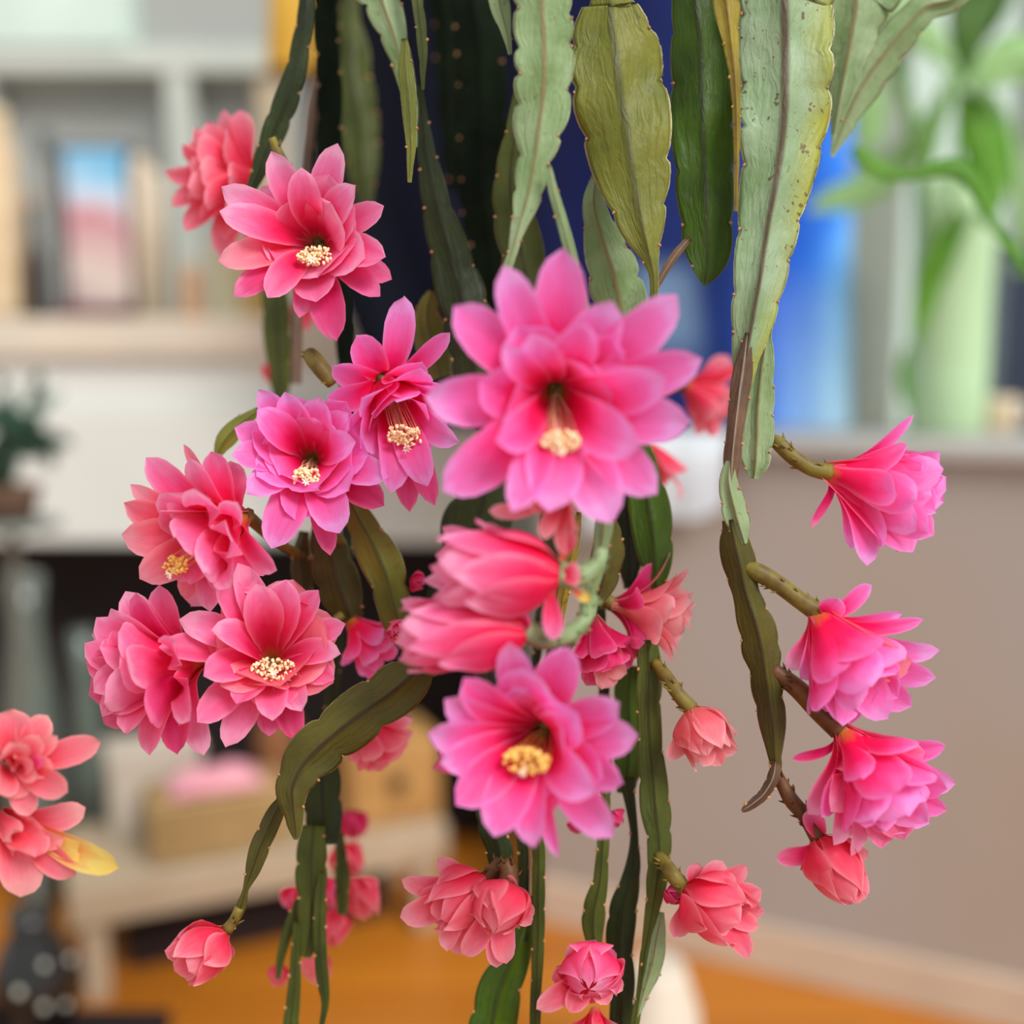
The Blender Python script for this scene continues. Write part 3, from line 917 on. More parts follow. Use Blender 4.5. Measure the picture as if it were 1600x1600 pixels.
no = nt.nodes.new('ShaderNodeTexNoise'); no.inputs['Scale'].default_value = 3.2; nt.links.new(tc.outputs['Generated'], no.inputs['Vector'])
tt = math_n(nt, 'ADD', sp.outputs[2], math_n(nt, 'MULTIPLY', math_n(nt, 'SUBTRACT', no.outputs[0], 0.5), 0.5))
tt = math_n(nt, 'ADD', tt, math_n(nt, 'MULTIPLY', sp.outputs[0], 0.12))
r = ramp(nt, [(0.05, srgb(176, 150, 150)), (0.3, srgb(206, 190, 180)), (0.5, srgb(196, 150, 156)), (0.64, srgb(196, 120, 128)), (0.74, srgb(200, 204, 216)),
              (0.9, srgb(166, 206, 232)), (1.05, srgb(110, 178, 216))], tt)
p = nt.nodes.new('ShaderNodeBsdfPrincipled'); p.inputs['Roughness'].default_value = 0.4
nt.links.new(r.outputs[0], p.inputs['Base Color']); nt.links.new(p.outputs[0], out.inputs[0])
child(pxbox(100, 236, 204, 482, 3.028, 0.006, 0), 'print', m, fr)
for x, hh, rr, lab, c in ((228, 0.44, 0.030, 'tall cream pillar candle right of the picture frame', (216, 200, 176)), (252, 0.40, 0.026, 'slightly shorter cream pillar candle beside the shelf upright', (208, 198, 180))):
    ca = empty('pillar_candle', mantel(x, 3.08)); tag(ca, lab, 'candle', 'pillar candles')
    MB().lathe((0, 0, 0), [(rr, 0), (rr, hh - 0.01), (rr * 0.9, hh), (rr * 0.4, hh - 0.006)]).build('wax', simple('wax_%d' % x, srgb(*c), None, 5, 0.5), ca, True)
    MB().tube([(0, 0, hh - 0.008), (0.002, 0, hh + 0.012)], 0.002, 5).build('wick', M_FRAME, ca)
o = MB().lathe(mantel(302, 3.04), [(0.03, 0), (0.034, 0.02), (0.018, 0.05), (0.026, 0.09), (0.02, 0.13), (0.008, 0.15)]).build('wooden_figure', simple('turned_wood', srgb(200, 148, 96), srgb(176, 120, 76), 20, 0.6), None, True)
tag(o, 'small turned wooden figure on the cabinet top', 'ornament')
for k, (x0, x1, y0, c, lab) in enumerate(((330, 352, 372, (190, 178, 140), 'olive beige book standing upright, left of three'), (353, 376, 356, (176, 172, 150), 'grey beige book, tallest and middle of the three'), (377, 400, 380, (200, 160, 92), 'ochre book, right of the three'))):
    bk = empty('book', mantel((x0 + x1) / 2, 3.0)); tag(bk, lab, 'book', 'books on the cabinet top')
    child(pxbox(x0, y0, x1, 497, 3.0, 0.16, 0.002), 'cover', simple('book_%d' % k, srgb(*c), None, 20, 0.7), bk)
    child(pxbox(x0 + 3, y0 - 1.5, x1 - 3, y0 + 1, 3.01, 0.14, 0), 'pages', simple('paper', srgb(232, 226, 210), None, 90, 0.8), bk)
# amber lamp shade top
lp = empty('pendant_shade', P(447, 60, 2.2)); tag(lp, 'amber yellow fabric shade hanging at the upper left beside the stems', 'lamp')
q = P(456, 112, 2.2)
MB().lathe(q - lp.location, [(0.052, 0), (0.050, 0.005), (0.034, 0.22), (0.032, 0.222), (0.033, 0.21), (0.048, 0.01)]).build('shade', simple('shade_amber', srgb(196, 156, 58), srgb(176, 132, 36), 3, 0.7), lp, True)
MB().tube([q - lp.location + V((0, 0, 0.22)), q - lp.location + V((0, 0, 1.0))], 0.004, 6).build('cord', M_FRAME, lp)

# leafy shrub on a stand at the left edge
ps = empty('plant_stand', on_floor(20, 1540)); tag(ps, 'slim grey plant stand at the left edge under the dark shrub', 'stand')
top = P(18, 815, 2.24); base = V((top.x, top.y, 0)); ps.location = base
MB().lathe((0, 0, 0), [(0.10, 0), (0.10, 0.012), (0.018, 0.03), (0.014, 0.1), (0.014, top.z - 0.03), (0.03, top.z - 0.015)]).build('pole', simple('stand_grey', srgb(120, 128, 122), None, 8, 0.5), ps, True)
MB().lathe((0, 0, top.z - 0.015), [(0.09, 0), (0.095, 0.005), (0.095, 0.015)]).build('tray', simple('stand_grey', srgb(120, 128, 122)), ps, True)
pp = empty('potted_shrub', top); tag(pp, 'dark green leafy shrub in a brown pot at the left edge', 'plant')
MB().lathe((0, 0, 0), [(0.045, 0), (0.06, 0.07), (0.064, 0.075), (0.056, 0.075), (0.05, 0.06)]).build('pot', simple('pot_brown', srgb(124, 100, 84), None, 8, 0.7), pp, True)
M_SHRUB = stem_mat('leaf_shrub', srgb(40, 74, 54), srgb(26, 54, 40), srgb(70, 104, 80), srgb(80, 114, 90), 0, 0.15, 0.4)
for k in range(64):
    an = random.uniform(0, 6.28); rr = random.uniform(8, 100); zz = random.uniform(-90, 90)
    x = 6 + math.cos(an) * rr * 0.95; y = 672 + math.sin(an) * rr * 0.85
    dx, dy = math.cos(an) * 22 + random.uniform(-8, 8), math.sin(an) * 20 + random.uniform(-6, 12)
    leaf([(x - dx, y - dy, 3, zz), (x - dx * 0.4, y - dy * 0.4, 11, zz + 4), (x + dx * 0.3, y + dy * 0.3, 12, zz + 4), (x + dx, y + dy, 2, zz - 3)], 2.24, M_SHRUB, pp, tau=random.uniform(-0.8, 0.8))
for k in range(5):
    MB().tube([V((0, 0, 0.06)), V((random.uniform(-.05, .05), random.uniform(-.05, .05), 0.16)), V((random.uniform(-.1, .1), random.uniform(-.08, .08), 0.26))], 0.004, 5).build('stalk', M_SHRUB, pp, True)

# glass vases standing in the dark lower half
for x, d, y0, s, lab in ((34, 2.66, 900, 0.075, 'tall smoky green glass vase before the dark cabinet opening'), (128, 2.80, 985, 0.05, 'smaller smoky glass vase beside the tall one')):
    q = P(x, y0, d)
    H = q.z
    o = MB().lathe((q.x, q.y, 0.0), [(s * 0.6, 0), (s * 0.8, 0.02), (s, H * 0.35), (s * 0.85, H * 0.6), (s * 0.5, H * 0.85), (s * 0.62, H), (s * 0.55, H)]).build('glass_vase', simple('smoky_glass_%d' % x, srgb(104, 116, 108), srgb(78, 86, 80), 6, 0.15, 0.6), None, True)
    tag(o, lab, 'vase', 'glass vases')

# bench with things on it
b0, b1 = P(105, 1398, 2.25), P(700, 1282, 2.58)
zb = (b0.z + b1.z) / 2
e = V((b1.x - b0.x, b1.y - b0.y, 0)); Lb = e.length; e.normalize(); nb = V((-e.y, e.x, 0)); rb = math.atan2(e.y, e.x)
bc = V(((b0.x + b1.x) / 2, (b0.y + b1.y) / 2, 0)) + nb * 0.17
be = empty('bench', bc); tag(be, 'low beige bench standing on the wooden floor before the cabinet', 'bench')
M_BEN = simple('bench_beige', srgb(176, 158, 134), srgb(160, 142, 118), 4, 0.6)
MB().box((0, 0, zb - 0.045), (Lb / 2, 0.17, 0.045), rb, 0.006).build('seat', M_BEN, be)
for sx in (-1, 1):
    for sy in (-1, 1):
        c = e * (sx * (Lb / 2 - 0.05)) + nb * (sy * 0.13)
        MB().box((c.x, c.y, (zb - 0.07) / 2), (0.025, 0.025, (zb - 0.07) / 2), rb, 0.004).build('leg', M_BEN, be)
# dark slatted block added for the shadow under the bench
q = bc + nb * 0.05
o = empty('bench_shadow_block', (q.x, q.y, 0)); tag(o, 'dark brown slatted block added as the shadow under the bench', 'shadow block')
M_DARK = simple('dark_brown', srgb(40, 24, 22), srgb(30, 18, 18), 8, 0.8)
for k in range(3):
    MB().box((0, 0, 0.03 + k * 0.055), (Lb / 2 - 0.12, 0.11, 0.023), rb, 0.003).build('slat', M_DARK, o)


def bench_at(px, back):
    """point on the bench top under pixel column px"""
    t = (px - 105) / (700 - 105)
    q = b0.lerp(b1, t); q = V((q.x, q.y, zb)) + nb * back
    return q


q = bench_at(335, 0.12)
ba = empty('wicker_basket', q); tag(ba, 'tan wicker basket on the bench', 'basket')
M_WICK = simple('wicker_tan', srgb(176, 146, 98), srgb(140, 110, 70), 60, 0.8, bump=0.5, stretch=(1, 1, 3))
for k in range(6):
    MB().box((0, 0, 0.013 + k * 0.021), (0.15, 0.085, 0.011), rb, 0.01).build('wicker_band', M_WICK, ba, True)
q2 = q + V((0, 0, 0.136))
vs, fs = [], []
for j in range(9):
    for i in range(13):
        x = -0.10 + 0.2 * i / 12; y = -0.06 + 0.12 * j / 8
        r = max(abs(x) / 0.10, abs(y) / 0.06)
        z = 0.045 * (1 - r ** 4) * (0.75 + 0.25 * math.sin(x * 40) * math.cos(y * 50))
        vs.append(q2 + e * x + nb * y + V((0, 0, max(z, 0.0))))
for j in range(8):
    for i in range(12):
        a = j * 13 + i; fs.append((a, a + 1, a + 14, a + 13))
fs.append(tuple([i for i in range(13)][::-1]))
o = meshobj('pink_towel', vs, fs, simple('towel_pink', srgb(226, 158, 170), srgb(212, 142, 156), 30, 0.9)); tag(o, 'soft pink folded towel lying on the wicker basket', 'towel')
q = bench_at(250, 0.27)
wbx = empty('white_box', q); tag(wbx, 'white cardboard box with lid behind the pink towel', 'box')
M_WB = simple('box_white', srgb(186, 176, 162), srgb(172, 160, 146), 5, 0.7)
MB().box((0, 0, 0.085), (0.10, 0.06, 0.085), rb, 0.004).build('body', M_WB, wbx)
MB().box((0, 0, 0.185), (0.105, 0.065, 0.018), rb, 0.004).build('lid', M_WB, wbx)
q = bench_at(620, 0.13)
db = empty('drawer_box', q); tag(db, 'small tan wooden drawer box with dark knob on the bench', 'drawer box')
M_DB = simple('box_tan', srgb(182, 140, 84), srgb(160, 118, 66), 14, 0.6)
MB().box((0, 0, 0.10), (0.11, 0.09, 0.10), rb, 0.004).build('body', M_DB, db)
MB().box(-nb * 0.093 + V((0, 0, 0.10)), (0.09, 0.006, 0.08), rb, 0.003).build('drawer', M_DB, db)
MB().blob(-nb * 0.112 + V((0, 0, 0.11)), 0.022, nb, 0.8).build('knob', M_DARK, db, True)
q = bench_at(455, 0.26)
o = MB().lathe(q, [(0.05, 0), (0.055, 0.02), (0.05, 0.2), (0.03, 0.26), (0.035, 0.29)]).build('brown_jug', simple('jug_brown', srgb(140, 92, 58), srgb(110, 70, 44), 6, 0.5), None, True); tag(o, 'brown jug on the bench behind the hanging stems', 'jug')

# near left: black vase, its glints added as pale beads, wooden bowl on a little stool
q = on_floor(30, 1600)
st = empty('stool', P(20, 1640, 1.75)); sl = P(20, 1668, 1.72); st.location = (sl.x, sl.y, 0)
tag(st, 'low dark stool at the lower left corner', 'stool')
MB().box((0, 0, sl.z - 0.015), (0.2, 0.16, 0.015), 0, 0.004).build('seat', M_DARK, st)
for sx in (-1, 1):
    for sy in (-1, 1):
        MB().box((sx * 0.17, sy * 0.13, (sl.z - 0.03) / 2), (0.016, 0.016, (sl.z - 0.03) / 2), 0, 0.003).build('leg', M_DARK, st)
vz = V((P(58, 1600, 1.78).x, P(58, 1600, 1.78).y, sl.z))
bv = empty('black_vase', vz); tag(bv, 'round black vase with pale round beads for its glints at the lower left', 'vase')
M_BLK = simple('black_glaze', srgb(16, 16, 18), srgb(28, 26, 26), 8, 0.2, 0.6)
MB().lathe((0, 0, 0), [(0.035, 0), (0.055, 0.02), (0.068, 0.08), (0.064, 0.13), (0.042, 0.18), (0.03, 0.20), (0.036, 0.225), (0.028, 0.225)]).build('body', M_BLK, bv, True)
M_GLINT = simple('glint_pale', srgb(226, 228, 214), None, 9, 0.3)
for (x, y) in ((66, 1512), (100, 1524), (70, 1572), (92, 1585), (38, 1540)):
    c = P(x, y, 1.72); rel = c - vz
    zz = max(0.02, min(0.19, rel.z)); rr = 0.066 if zz < 0.13 else 0.05
    dirv = V((max(-0.06, min(0.06, rel.x)), 0, 0)); dy = -math.sqrt(max(0.0, rr * rr - dirv.x ** 2))
    MB().blob(V((dirv.x, dy, zz)), 0.0075, None, 1).build('glint_bead', M_GLINT, bv, True)
bw = V((P(8, 1600, 1.66).x, P(8, 1600, 1.66).y, sl.z))
o = MB().lathe(bw, [(0.025, 0), (0.045, 0.015), (0.055, 0.05), (0.05, 0.05), (0.04, 0.02)]).build('wooden_bowl', simple('bowl_wood', srgb(206, 160, 112), srgb(180, 128, 84), 24, 0.5), None, True); tag(o, 'small pale wooden bowl in the lower left corner', 'bowl')

# white floor vase at the bottom
q = P(1030, 1506, 1.9)
o = MB().lathe((q.x, q.y, 0), [(0.06, 0), (0.075, 0.02), (0.085, q.z * 0.4), (0.07, q.z * 0.75), (0.048, q.z * 0.96), (0.044, q.z), (0.038, q.z)], 36).build('floor_vase', simple('vase_white', srgb(212, 203, 188), srgb(204, 193, 176), 4, 0.35), None, True)
tag(o, 'white rounded vase on the floor at the bottom behind the stems', 'vase')


# ------------------------------------------------------------------ the orchid cactus
plant = empty('orchid_cactus', (0, 0, 0))
tag(plant, 'hanging orchid cactus with long flat green stems and many bright pink flowers', 'plant')

# --- stems: (points (x, y, half width[, z]), depth, look, options)
STEMS = [
    # upper left
    ([(488, -90, 10), (478, 20, 13), (462, 110, 17), (440, 175, 20), (415, 240, 16), (395, 290, 9), (385, 312, 3)], 0.86, 'dark', {}),
    ([(495, 120, 5), (490, 160, 9), (482, 230, 8), (474, 320, 8), (466, 420, 9), (462, 600, 9)], 0.95, 'woody', dict(amp=0.05, areoles=False, thick=10)),
    ([(520, -90, 16), (515, 60, 18), (512, 200, 20), (505, 330, 16), (500, 450, 8)], 1.02, 'shadeg', {}),
    ([(556, -60, 8), (548, 90, 30), (560, 180, 30), (566, 260, 26), (572, 330, 8)], 1.08, 'mid', {}),
    ([(425, 400, 14), (430, 480, 22), (436, 560, 20), (440, 640, 10)], 1.0, 'mid', {}),
    ([(575, -90, 34), (597, 0, 30), (620, 70, 20), (640, 150, 12), (648, 230, 4)], 0.84, 'glauc', {}),
    ([(632, 60, 5), (634, 110, 12), (640, 170, 12), (642, 230, 8), (640, 285, 3)], 0.80, 'olive', dict(notch=75)),
    ([(645, -80, 10), (653, 5, 9), (660, 70, 8), (661, 140, 2)], 0.82, 'mid', {}),
    ([(655, 130, 4), (662, 200, 10), (672, 270, 18), (690, 350, 27), (712, 430, 36), (730, 500, 40), (742, 580, 34), (745, 660, 22)], 0.85, 'dark',
     dict(notch=76, fold=0.3)),
    ([(735, -90, 32), (748, 60, 40), (752, 180, 42), (756, 300, 40), (770, 420, 30), (780, 520, 14)], 1.0, 'shadeg', {}),
    ([(690, -90, 20), (700, 60, 22), (706, 200, 20), (712, 300, 10)], 1.1, 'shadeg', {}),
    ([(675, 455, 6), (667, 490, 20), (676, 540, 26), (690, 590, 18)], 0.88, 'olive', {}),
    ([(770, -90, 20), (780, 0, 17), (790, 45, 9), (797, 85, 3)], 0.76, 'glauc', {}),
    ([(818, 110, 6), (806, 200, 16), (797, 290, 26), (808, 360, 34), (822, 430, 34), (830, 520, 22)], 0.86, 'mid', dict(notch=70)),
    # centre: big grey green one with woody tail
    ([(840, -90, 46), (846, 0, 46), (850, 60, 46), (850, 130, 46), (842, 200, 40), (836, 245, 29), (826, 300, 24), (812, 350, 14), (800, 395, 8), (790, 430, 8), (785, 475, 9)], 0.74, 'glauc',
     dict(notch=58, amp=0.16, label='broad grey green stem narrowing to a brown woody tail')),
    ([(857, 258, 4), (865, 300, 8), (882, 360, 9), (898, 420, 9), (912, 480, 9), (925, 560, 11), (938, 680, 13), (945, 770, 15), (942, 835, 14), (933, 890, 11), (916, 945, 10), (898, 995, 8), (870, 1000, 6)], 0.73, 'glauc',
     dict(notch=90, amp=0.06)),
    ([(950, -40, 26), (953, 12, 46), (958, 60, 68), (970, 150, 75), (984, 240, 66), (995, 310, 50), (1006, 365, 32), (1017, 408, 13), (1022, 440, 7), (1020, 520, 8), (1022, 600, 8)], 0.78, 'olive',
     dict(notch=88, amp=0.10, label='broad olive stem pinched at its lower end')),
    ([(932, 270, 6), (928, 320, 18), (944, 380, 32), (962, 440, 42), (972, 500, 40), (975, 560, 24)], 0.83, 'glauc', {}),
    ([(1082, -90, 30), (1086, 0, 36), (1094, 70, 46), (1097, 160, 50), (1100, 250, 48), (1104, 340, 42), (1106, 395, 36), (1104, 425, 22), (1100, 446, 3)], 0.81, 'bright',
     dict(notch=95, amp=0.08, label='dark glossy green stem with blunt rounded end')),
    ([(1078, 372, 5), (1058, 395, 7), (1038, 425, 6), (1026, 448, 5)], 0.80, 'woody', dict(areoles=False, amp=0.05, thick=9)),
    ([(1120, -90, 26), (1134, 0, 22), (1141, 60, 14), (1148, 120, 9), (1151, 200, 6), (1150, 330, 3)], 0.77, 'yellow', dict(fold=0.5)),
    # right: long grey green stem running down into the brown and olive part
    ([(1228, -90, 78), (1226, 0, 77), (1227, 100, 76), (1224, 200, 70), (1213, 280, 57), (1200, 350, 50), (1188, 430, 42), (1176, 500, 34), (1166, 560, 22), (1158, 620, 12), (1152, 680, 4)], 0.78, 'glaucR', dict(notch=84, amp=0.09, fold=0.35, rib=13, label='longest grey green stem at the right with a yellowing edge')),
    ([(1168, 520, 4, 8), (1162, 570, 15, 8), (1155, 620, 16, 8), (1149, 670, 14, 6), (1144, 720, 14, 4), (1143, 760, 8, 2), (1145, 800, 5, 0)], 0.78, 'woody', dict(notch=80, amp=0.06, thick=16, fold=0.5)),
    ([(1141, 715, 5, 8), (1138, 750, 14, 8), (1146, 790, 20, 8), (1156, 825, 17, 8), (1164, 850, 4, 6)], 0.78, 'glauc', dict(notch=50, rib=9)),
    ([(1142, 812, 14), (1148, 850, 24), (1158, 892, 28), (1165, 925, 21), (1178, 965, 28), (1190, 1015, 31), (1194, 1045, 25), (1201, 1085, 25), (1207, 1130, 21), (1210, 1170, 14), (1212, 1205, 9)], 0.78, 'brown',
     dict(notch=72, amp=0.14, thick=20, fold=0.6)),
    ([(1212, 1190, 7), (1208, 1215, 10), (1194, 1240, 9), (1176, 1256, 8), (1163, 1265, 5), (1159, 1268, 1.5)], 0.775, 'woody', dict(notch=18, amp=0.1, thick=16)),
    ([(1196, 480, 4), (1196, 530, 12), (1190, 580, 20), (1184, 640, 26), (1182, 690, 27), (1180, 725, 22), (1178, 748, 6)], 0.79, 'glauc', dict(notch=66, fold=-0.2, rib=10)),
    ([(1165, 90, 8), (1172, 140, 14), (1168, 190, 4)], 0.80, 'glauc', {}),
    ([(1345, -90, 66), (1338, 0, 56), (1326, 80, 36), (1313, 150, 20), (1302, 215, 4)], 0.86, 'glauc', dict(tau=0.2)),
    ([(1500, -60, 18), (1440, 15, 24), (1392, 70, 32), (1350, 130, 32), (1318, 195, 18), (1300, 245, 3)], 0.88, 'glauc', dict(tau=-0.3)),
    # middle
    ([(770, 700, 26), (760, 760, 44), (742, 830, 54), (722, 890, 44), (702, 945, 36), (690, 1000, 26)], 0.86, 'dark', dict(notch=90)),
    ([(980, 660, 12), (992, 710, 28), (1010, 770, 32), (1020, 830, 32), (1024, 880, 26), (1026, 930, 12)], 0.84, 'bright', dict(notch=90)),
    ([(972, 740, 14), (978, 800, 22), (984, 860, 22), (984, 920, 10)], 0.86, 'dark', {}),
    ([(955, 810, 8), (952, 850, 24), (944, 900, 24), (930, 945, 10)], 0.82, 'brown', {}),
    ([(905, 800, 4), (898, 840, 9), (888, 890, 10), (875, 960, 8), (870, 1010, 6)], 0.80, 'yellow', dict(amp=0.06)),
    ([(860, 790, 16), (868, 850, 24), (864, 920, 24), (850, 1000, 16)], 0.88, 'dark', {}),
    ([(405, 640, 5), (376, 662, 13), (350, 690, 15), (338, 715, 5)], 0.84, 'olive', {}),
    ([(535, 755, 8), (555, 800, 20), (582, 850, 30), (602, 895, 32), (614, 940, 27), (628, 985, 24), (645, 1020, 8)], 0.84, 'olive', dict(notch=80, amp=0.14, rib=9)),
    ([(500, 800, 10), (512, 850, 28), (528, 910, 34), (545, 955, 26), (552, 980, 8)], 0.86, 'brown', {}),
    ([(475, 830, 8), (470, 880, 16), (480, 950, 12)], 0.88, 'brown', {}),
    ([(700, 1012, 14), (660, 1040, 30), (620, 1076, 40), (570, 1112, 42), (520, 1150, 42), (480, 1188, 38), (458, 1226, 28), (458, 1262, 20), (462, 1300, 9), (462, 1312, 3)], 0.77, 'brown',
     dict(notch=78, amp=0.15, fold=0.1, label='dark olive stem reaching diagonally across behind the open flower')),
    ([(445, 1240, 7), (428, 1275, 14), (408, 1320, 16), (394, 1360, 12), (384, 1390, 5), (378, 1412, 8), (366, 1438, 8), (350, 1458, 6)], 0.80, 'brown', dict(notch=70)),
    ([(505, 1170, 22), (503, 1220, 30), (505, 1270, 30), (508, 1320, 22)], 0.87, 'dark', {}),
    ([(490, 1290, 18), (486, 1350, 25), (487, 1410, 22), (484, 1460, 18), (478, 1496, 8)], 0.86, 'mid', {}),
    ([(503, 1360, 5), (500, 1420, 10), (500, 1470, 10), (504, 1530, 10), (508, 1570, 6), (498, 1620, 4)], 0.85, 'mid', dict(amp=0.08)),
    ([(468, 1400, 4), (455, 1440, 8), (440, 1490, 7), (434, 1530, 4)], 0.87, 'mid', dict(amp=0.06)),
    ([(464, 1440, 5), (462, 1490, 8), (460, 1540, 10), (455, 1600, 13), (452, 1680, 13)], 0.86, 'mid', dict(amp=0.08)),
    ([(530, 1300, 6), (535, 1370, 12), (535, 1430, 8)], 0.92, 'mid', {}),
    # lower middle
    ([(752, 1240, 10), (762, 1280, 18), (778, 1320, 22), (782, 1350, 18), (776, 1378, 10)], 0.82, 'dark', {}),
    ([(812, 1280, 6), (818, 1340, 9), (818, 1400, 9), (818, 1470, 8)], 0.84, 'dark', dict(amp=0.08)),
    ([(838, 1270, 8), (842, 1330, 10), (842, 1400, 10), (841, 1470, 10), (838, 1540, 9), (834, 1640, 9)], 0.83, 'mid', dict(amp=0.1)),
    ([(830, 1400, 6), (818, 1450, 18), (796, 1510, 30), (778, 1560, 36), (762, 1640, 38)], 0.84, 'bright', dict(notch=95, fold=0.4, rib=10)),
    ([(948, 1205, 10), (944, 1260, 10), (942, 1320, 10), (938, 1375, 12), (928, 1425, 19), (928, 1465, 14), (935, 1500, 6)], 0.83, 'mid', dict(amp=0.12)),
    ([(978, 1215, 14), (986, 1262, 8), (991, 1310, 7), (988, 1360, 13), (974, 1420, 22), (968, 1480, 22), (972, 1540, 20), (970, 1640, 18)], 0.84, 'dark', dict(amp=0.1)),
    ([(1012, 1000, 16), (1014, 1060, 20), (1014, 1120, 19), (1018, 1190, 21), (1024, 1260, 24), (1030, 1320, 19), (1027, 1370, 17), (1018, 1430, 11), (1008, 1490, 8), (1000, 1550, 6), (985, 1640, 10)], 0.82, 'mid',
     dict(notch=64, amp=0.12, label='long narrow green stem hanging down the lower middle')),
    ([(985, 1040, 14), (982, 1090, 26), (984, 1150, 22), (980, 1210, 22), (976, 1240, 12)], 0.86, 'bright', {}),
    ([(1034, 1425, 4), (1026, 1465, 15), (1018, 1510, 17), (1006, 1550, 10), (996, 1590, 3)], 0.82, 'glauc', dict(amp=0.06)),
    # far left, carrying the fading blooms from beyond the frame
    ([(-60, -60, 22), (-52, 300, 26), (-46, 600, 24), (-40, 900, 20), (-30, 1060, 14), (-10, 1150, 8)], 0.76, 'mid', {}),
]
# joints hidden behind the blooms, tying the hanging clusters to the stems above
STEMS += [
    ([(515, -90, 18), (515, 150, 20), (516, 300, 20), (530, 450, 16), (540, 560, 13), (546, 680, 11), (545, 790, 9)], 0.93, 'shadeg', {}),
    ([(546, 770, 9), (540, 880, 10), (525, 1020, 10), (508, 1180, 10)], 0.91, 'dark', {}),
    ([(1022, 590, 8), (1005, 630, 9), (982, 680, 9)], 0.83, 'dark', {}),
    ([(1024, 890, 9), (1018, 950, 11), (1013, 1020, 12)], 0.88, 'dark', {}),
    ([(745, 640, 14), (760, 680, 14), (770, 720, 16)], 0.87, 'dark', {}),
    ([(742, 990, 9), (756, 1100, 10), (754, 1250, 10)], 0.86, 'dark', {}),
    ([(866, 990, 9), (852, 1120, 9), (839, 1285, 8)], 0.85, 'dark', {}),
    ([(842, 1000, 7), (826, 1140, 7), (813, 1290, 6)], 0.87, 'dark', {}),
    ([(938, 940, 8), (944, 1080, 9), (947, 1215, 9)], 0.86, 'dark', {}),
]
for pts, d, k, opt in STEMS:
    if pts[0][1] < 0:
        x0, y0, h0 = pts[0][:3]
        pts = [(x0 + (850 - x0) * 0.3, -480, h0 * 0.8)] + pts
    stem(pts, d, SM[k], plant, **opt)

# --- flowers
def CUP(R, D, ri=0.52, n1=6, n2=7, r2=0.78, **k):
    """inner funnel and the whorl around it, for a flower seen into its throat: outer radius R, throat depth D (px)"""
    out = []
    for r, n, z, wf, en in ((ri * R, n1, D, 0.80, 0.35), (r2 * R, n2, D * 0.98, 0.44, 0.5)):
        out.append((n, math.degrees(math.atan2(r, z)), math.hypot(r, z), 2 * math.pi * r / n * wf, dict(cup=0.35, end=en, curl=0.05, bulge=0.38)))
    return out


# upper left pair
flower(plant, 'blurred pink flower seen from the side at the upper left, behind a stem', (408, 275, 0), (-0.95, 0.02, 0.12), 0.93,
       tips=[(375, 172, 10, 24), (322, 190, -5, 22), (258, 268, 10, 20), (268, 322, 0, 20), (290, 362, 20, 24), (345, 402, 10, 24), (398, 392, -10, 22), (312, 236, 30, 26)],
       whorls=[(6, 20, 125, 30, dict(end=0.2)), (9, 38, 125, 28), (8, 62, 115, 24)], face=0.65, wface=0.35, mat='coral', end=0.3)
flower(plant, 'wide open pink flower with cream stamens at the upper left', (500, 384, -105), (-0.22, -0.16, 1), 0.79,
       tips=[(527, 224, 8, 28), (424, 236, 4, 27), (346, 292, 6, 27), (343, 330, 20, 28), (340, 408, 10, 27, 'coral'), (366, 464, 0, 25, 'deep'), (418, 465, 24, 27), (468, 497, -20, 18, 'deep'),
             (527, 533, -4, 31, 'deep'), (612, 437, -24, 22, 'deep'), (594, 463, 2, 22, 'deep'), (600, 322, -5, 24), (556, 290, 30, 30), (602, 402, 26, 30), (470, 262, 20, 28)],
       whorls=CUP(132, 105), mat='rose', stam=((492, 400, -8), 27, 110), curl=0.1, tubespikes=6, tube=([(500, 384, -102), (480, 330, -120), (440, 250, -110), (425, 215, -100)], [11, 10, 9, 6]))

flower(plant, 'pink flower tilted downwards with long ruffled upper petals, left of the large central flower', (598, 585, -80), (0.26, 0.66, 0.8), 0.80,
       tips=[(631, 463, -10, 26), (703, 520, 0, 18), (556, 525, 10, 28), (520, 572, 10, 26), (512, 622, 10, 30), (540, 668, 20, 28), (698, 610, 20, 30), (718, 690, 20, 26), (668, 760, 20, 28, 'lilac'),
             (640, 800, -20, 22, 'deep'), (680, 790, -20, 22, 'deep'), (610, 770, 20, 28), (660, 565, 30, 28)],
       whorls=[(7, 27, 150, 44, dict(cup=0.4, end=0.2)), (6, 42, 148, 38)], mat='lilac', stam=((632, 680, 15), 28, 110), curl=0.15, face=0.3)
flower(plant, 'cup shaped pink flower with pale yellow stamens in the left cluster', (488, 718, -105), (-0.08, -0.12, 1), 0.79,
       tips=[(404, 608, 0, 24), (445, 612, 10, 28), (500, 620, 16, 30), (366, 668, 0, 26), (362, 712, 10, 28), (385, 770, 20, 28), (424, 857, 10, 34), (530, 833, 18, 34), (516, 868, -20, 20, 'deep'), (606, 746, 5, 28),
             (600, 790, -30, 28, 'deep'), (556, 690, 30, 28), (545, 645, 14, 28), (402, 640, 25, 28)],
       whorls=CUP(125, 105, 0.54), mat='lilac', stam=((480, 746, -8), 25, 100), curl=0.1)
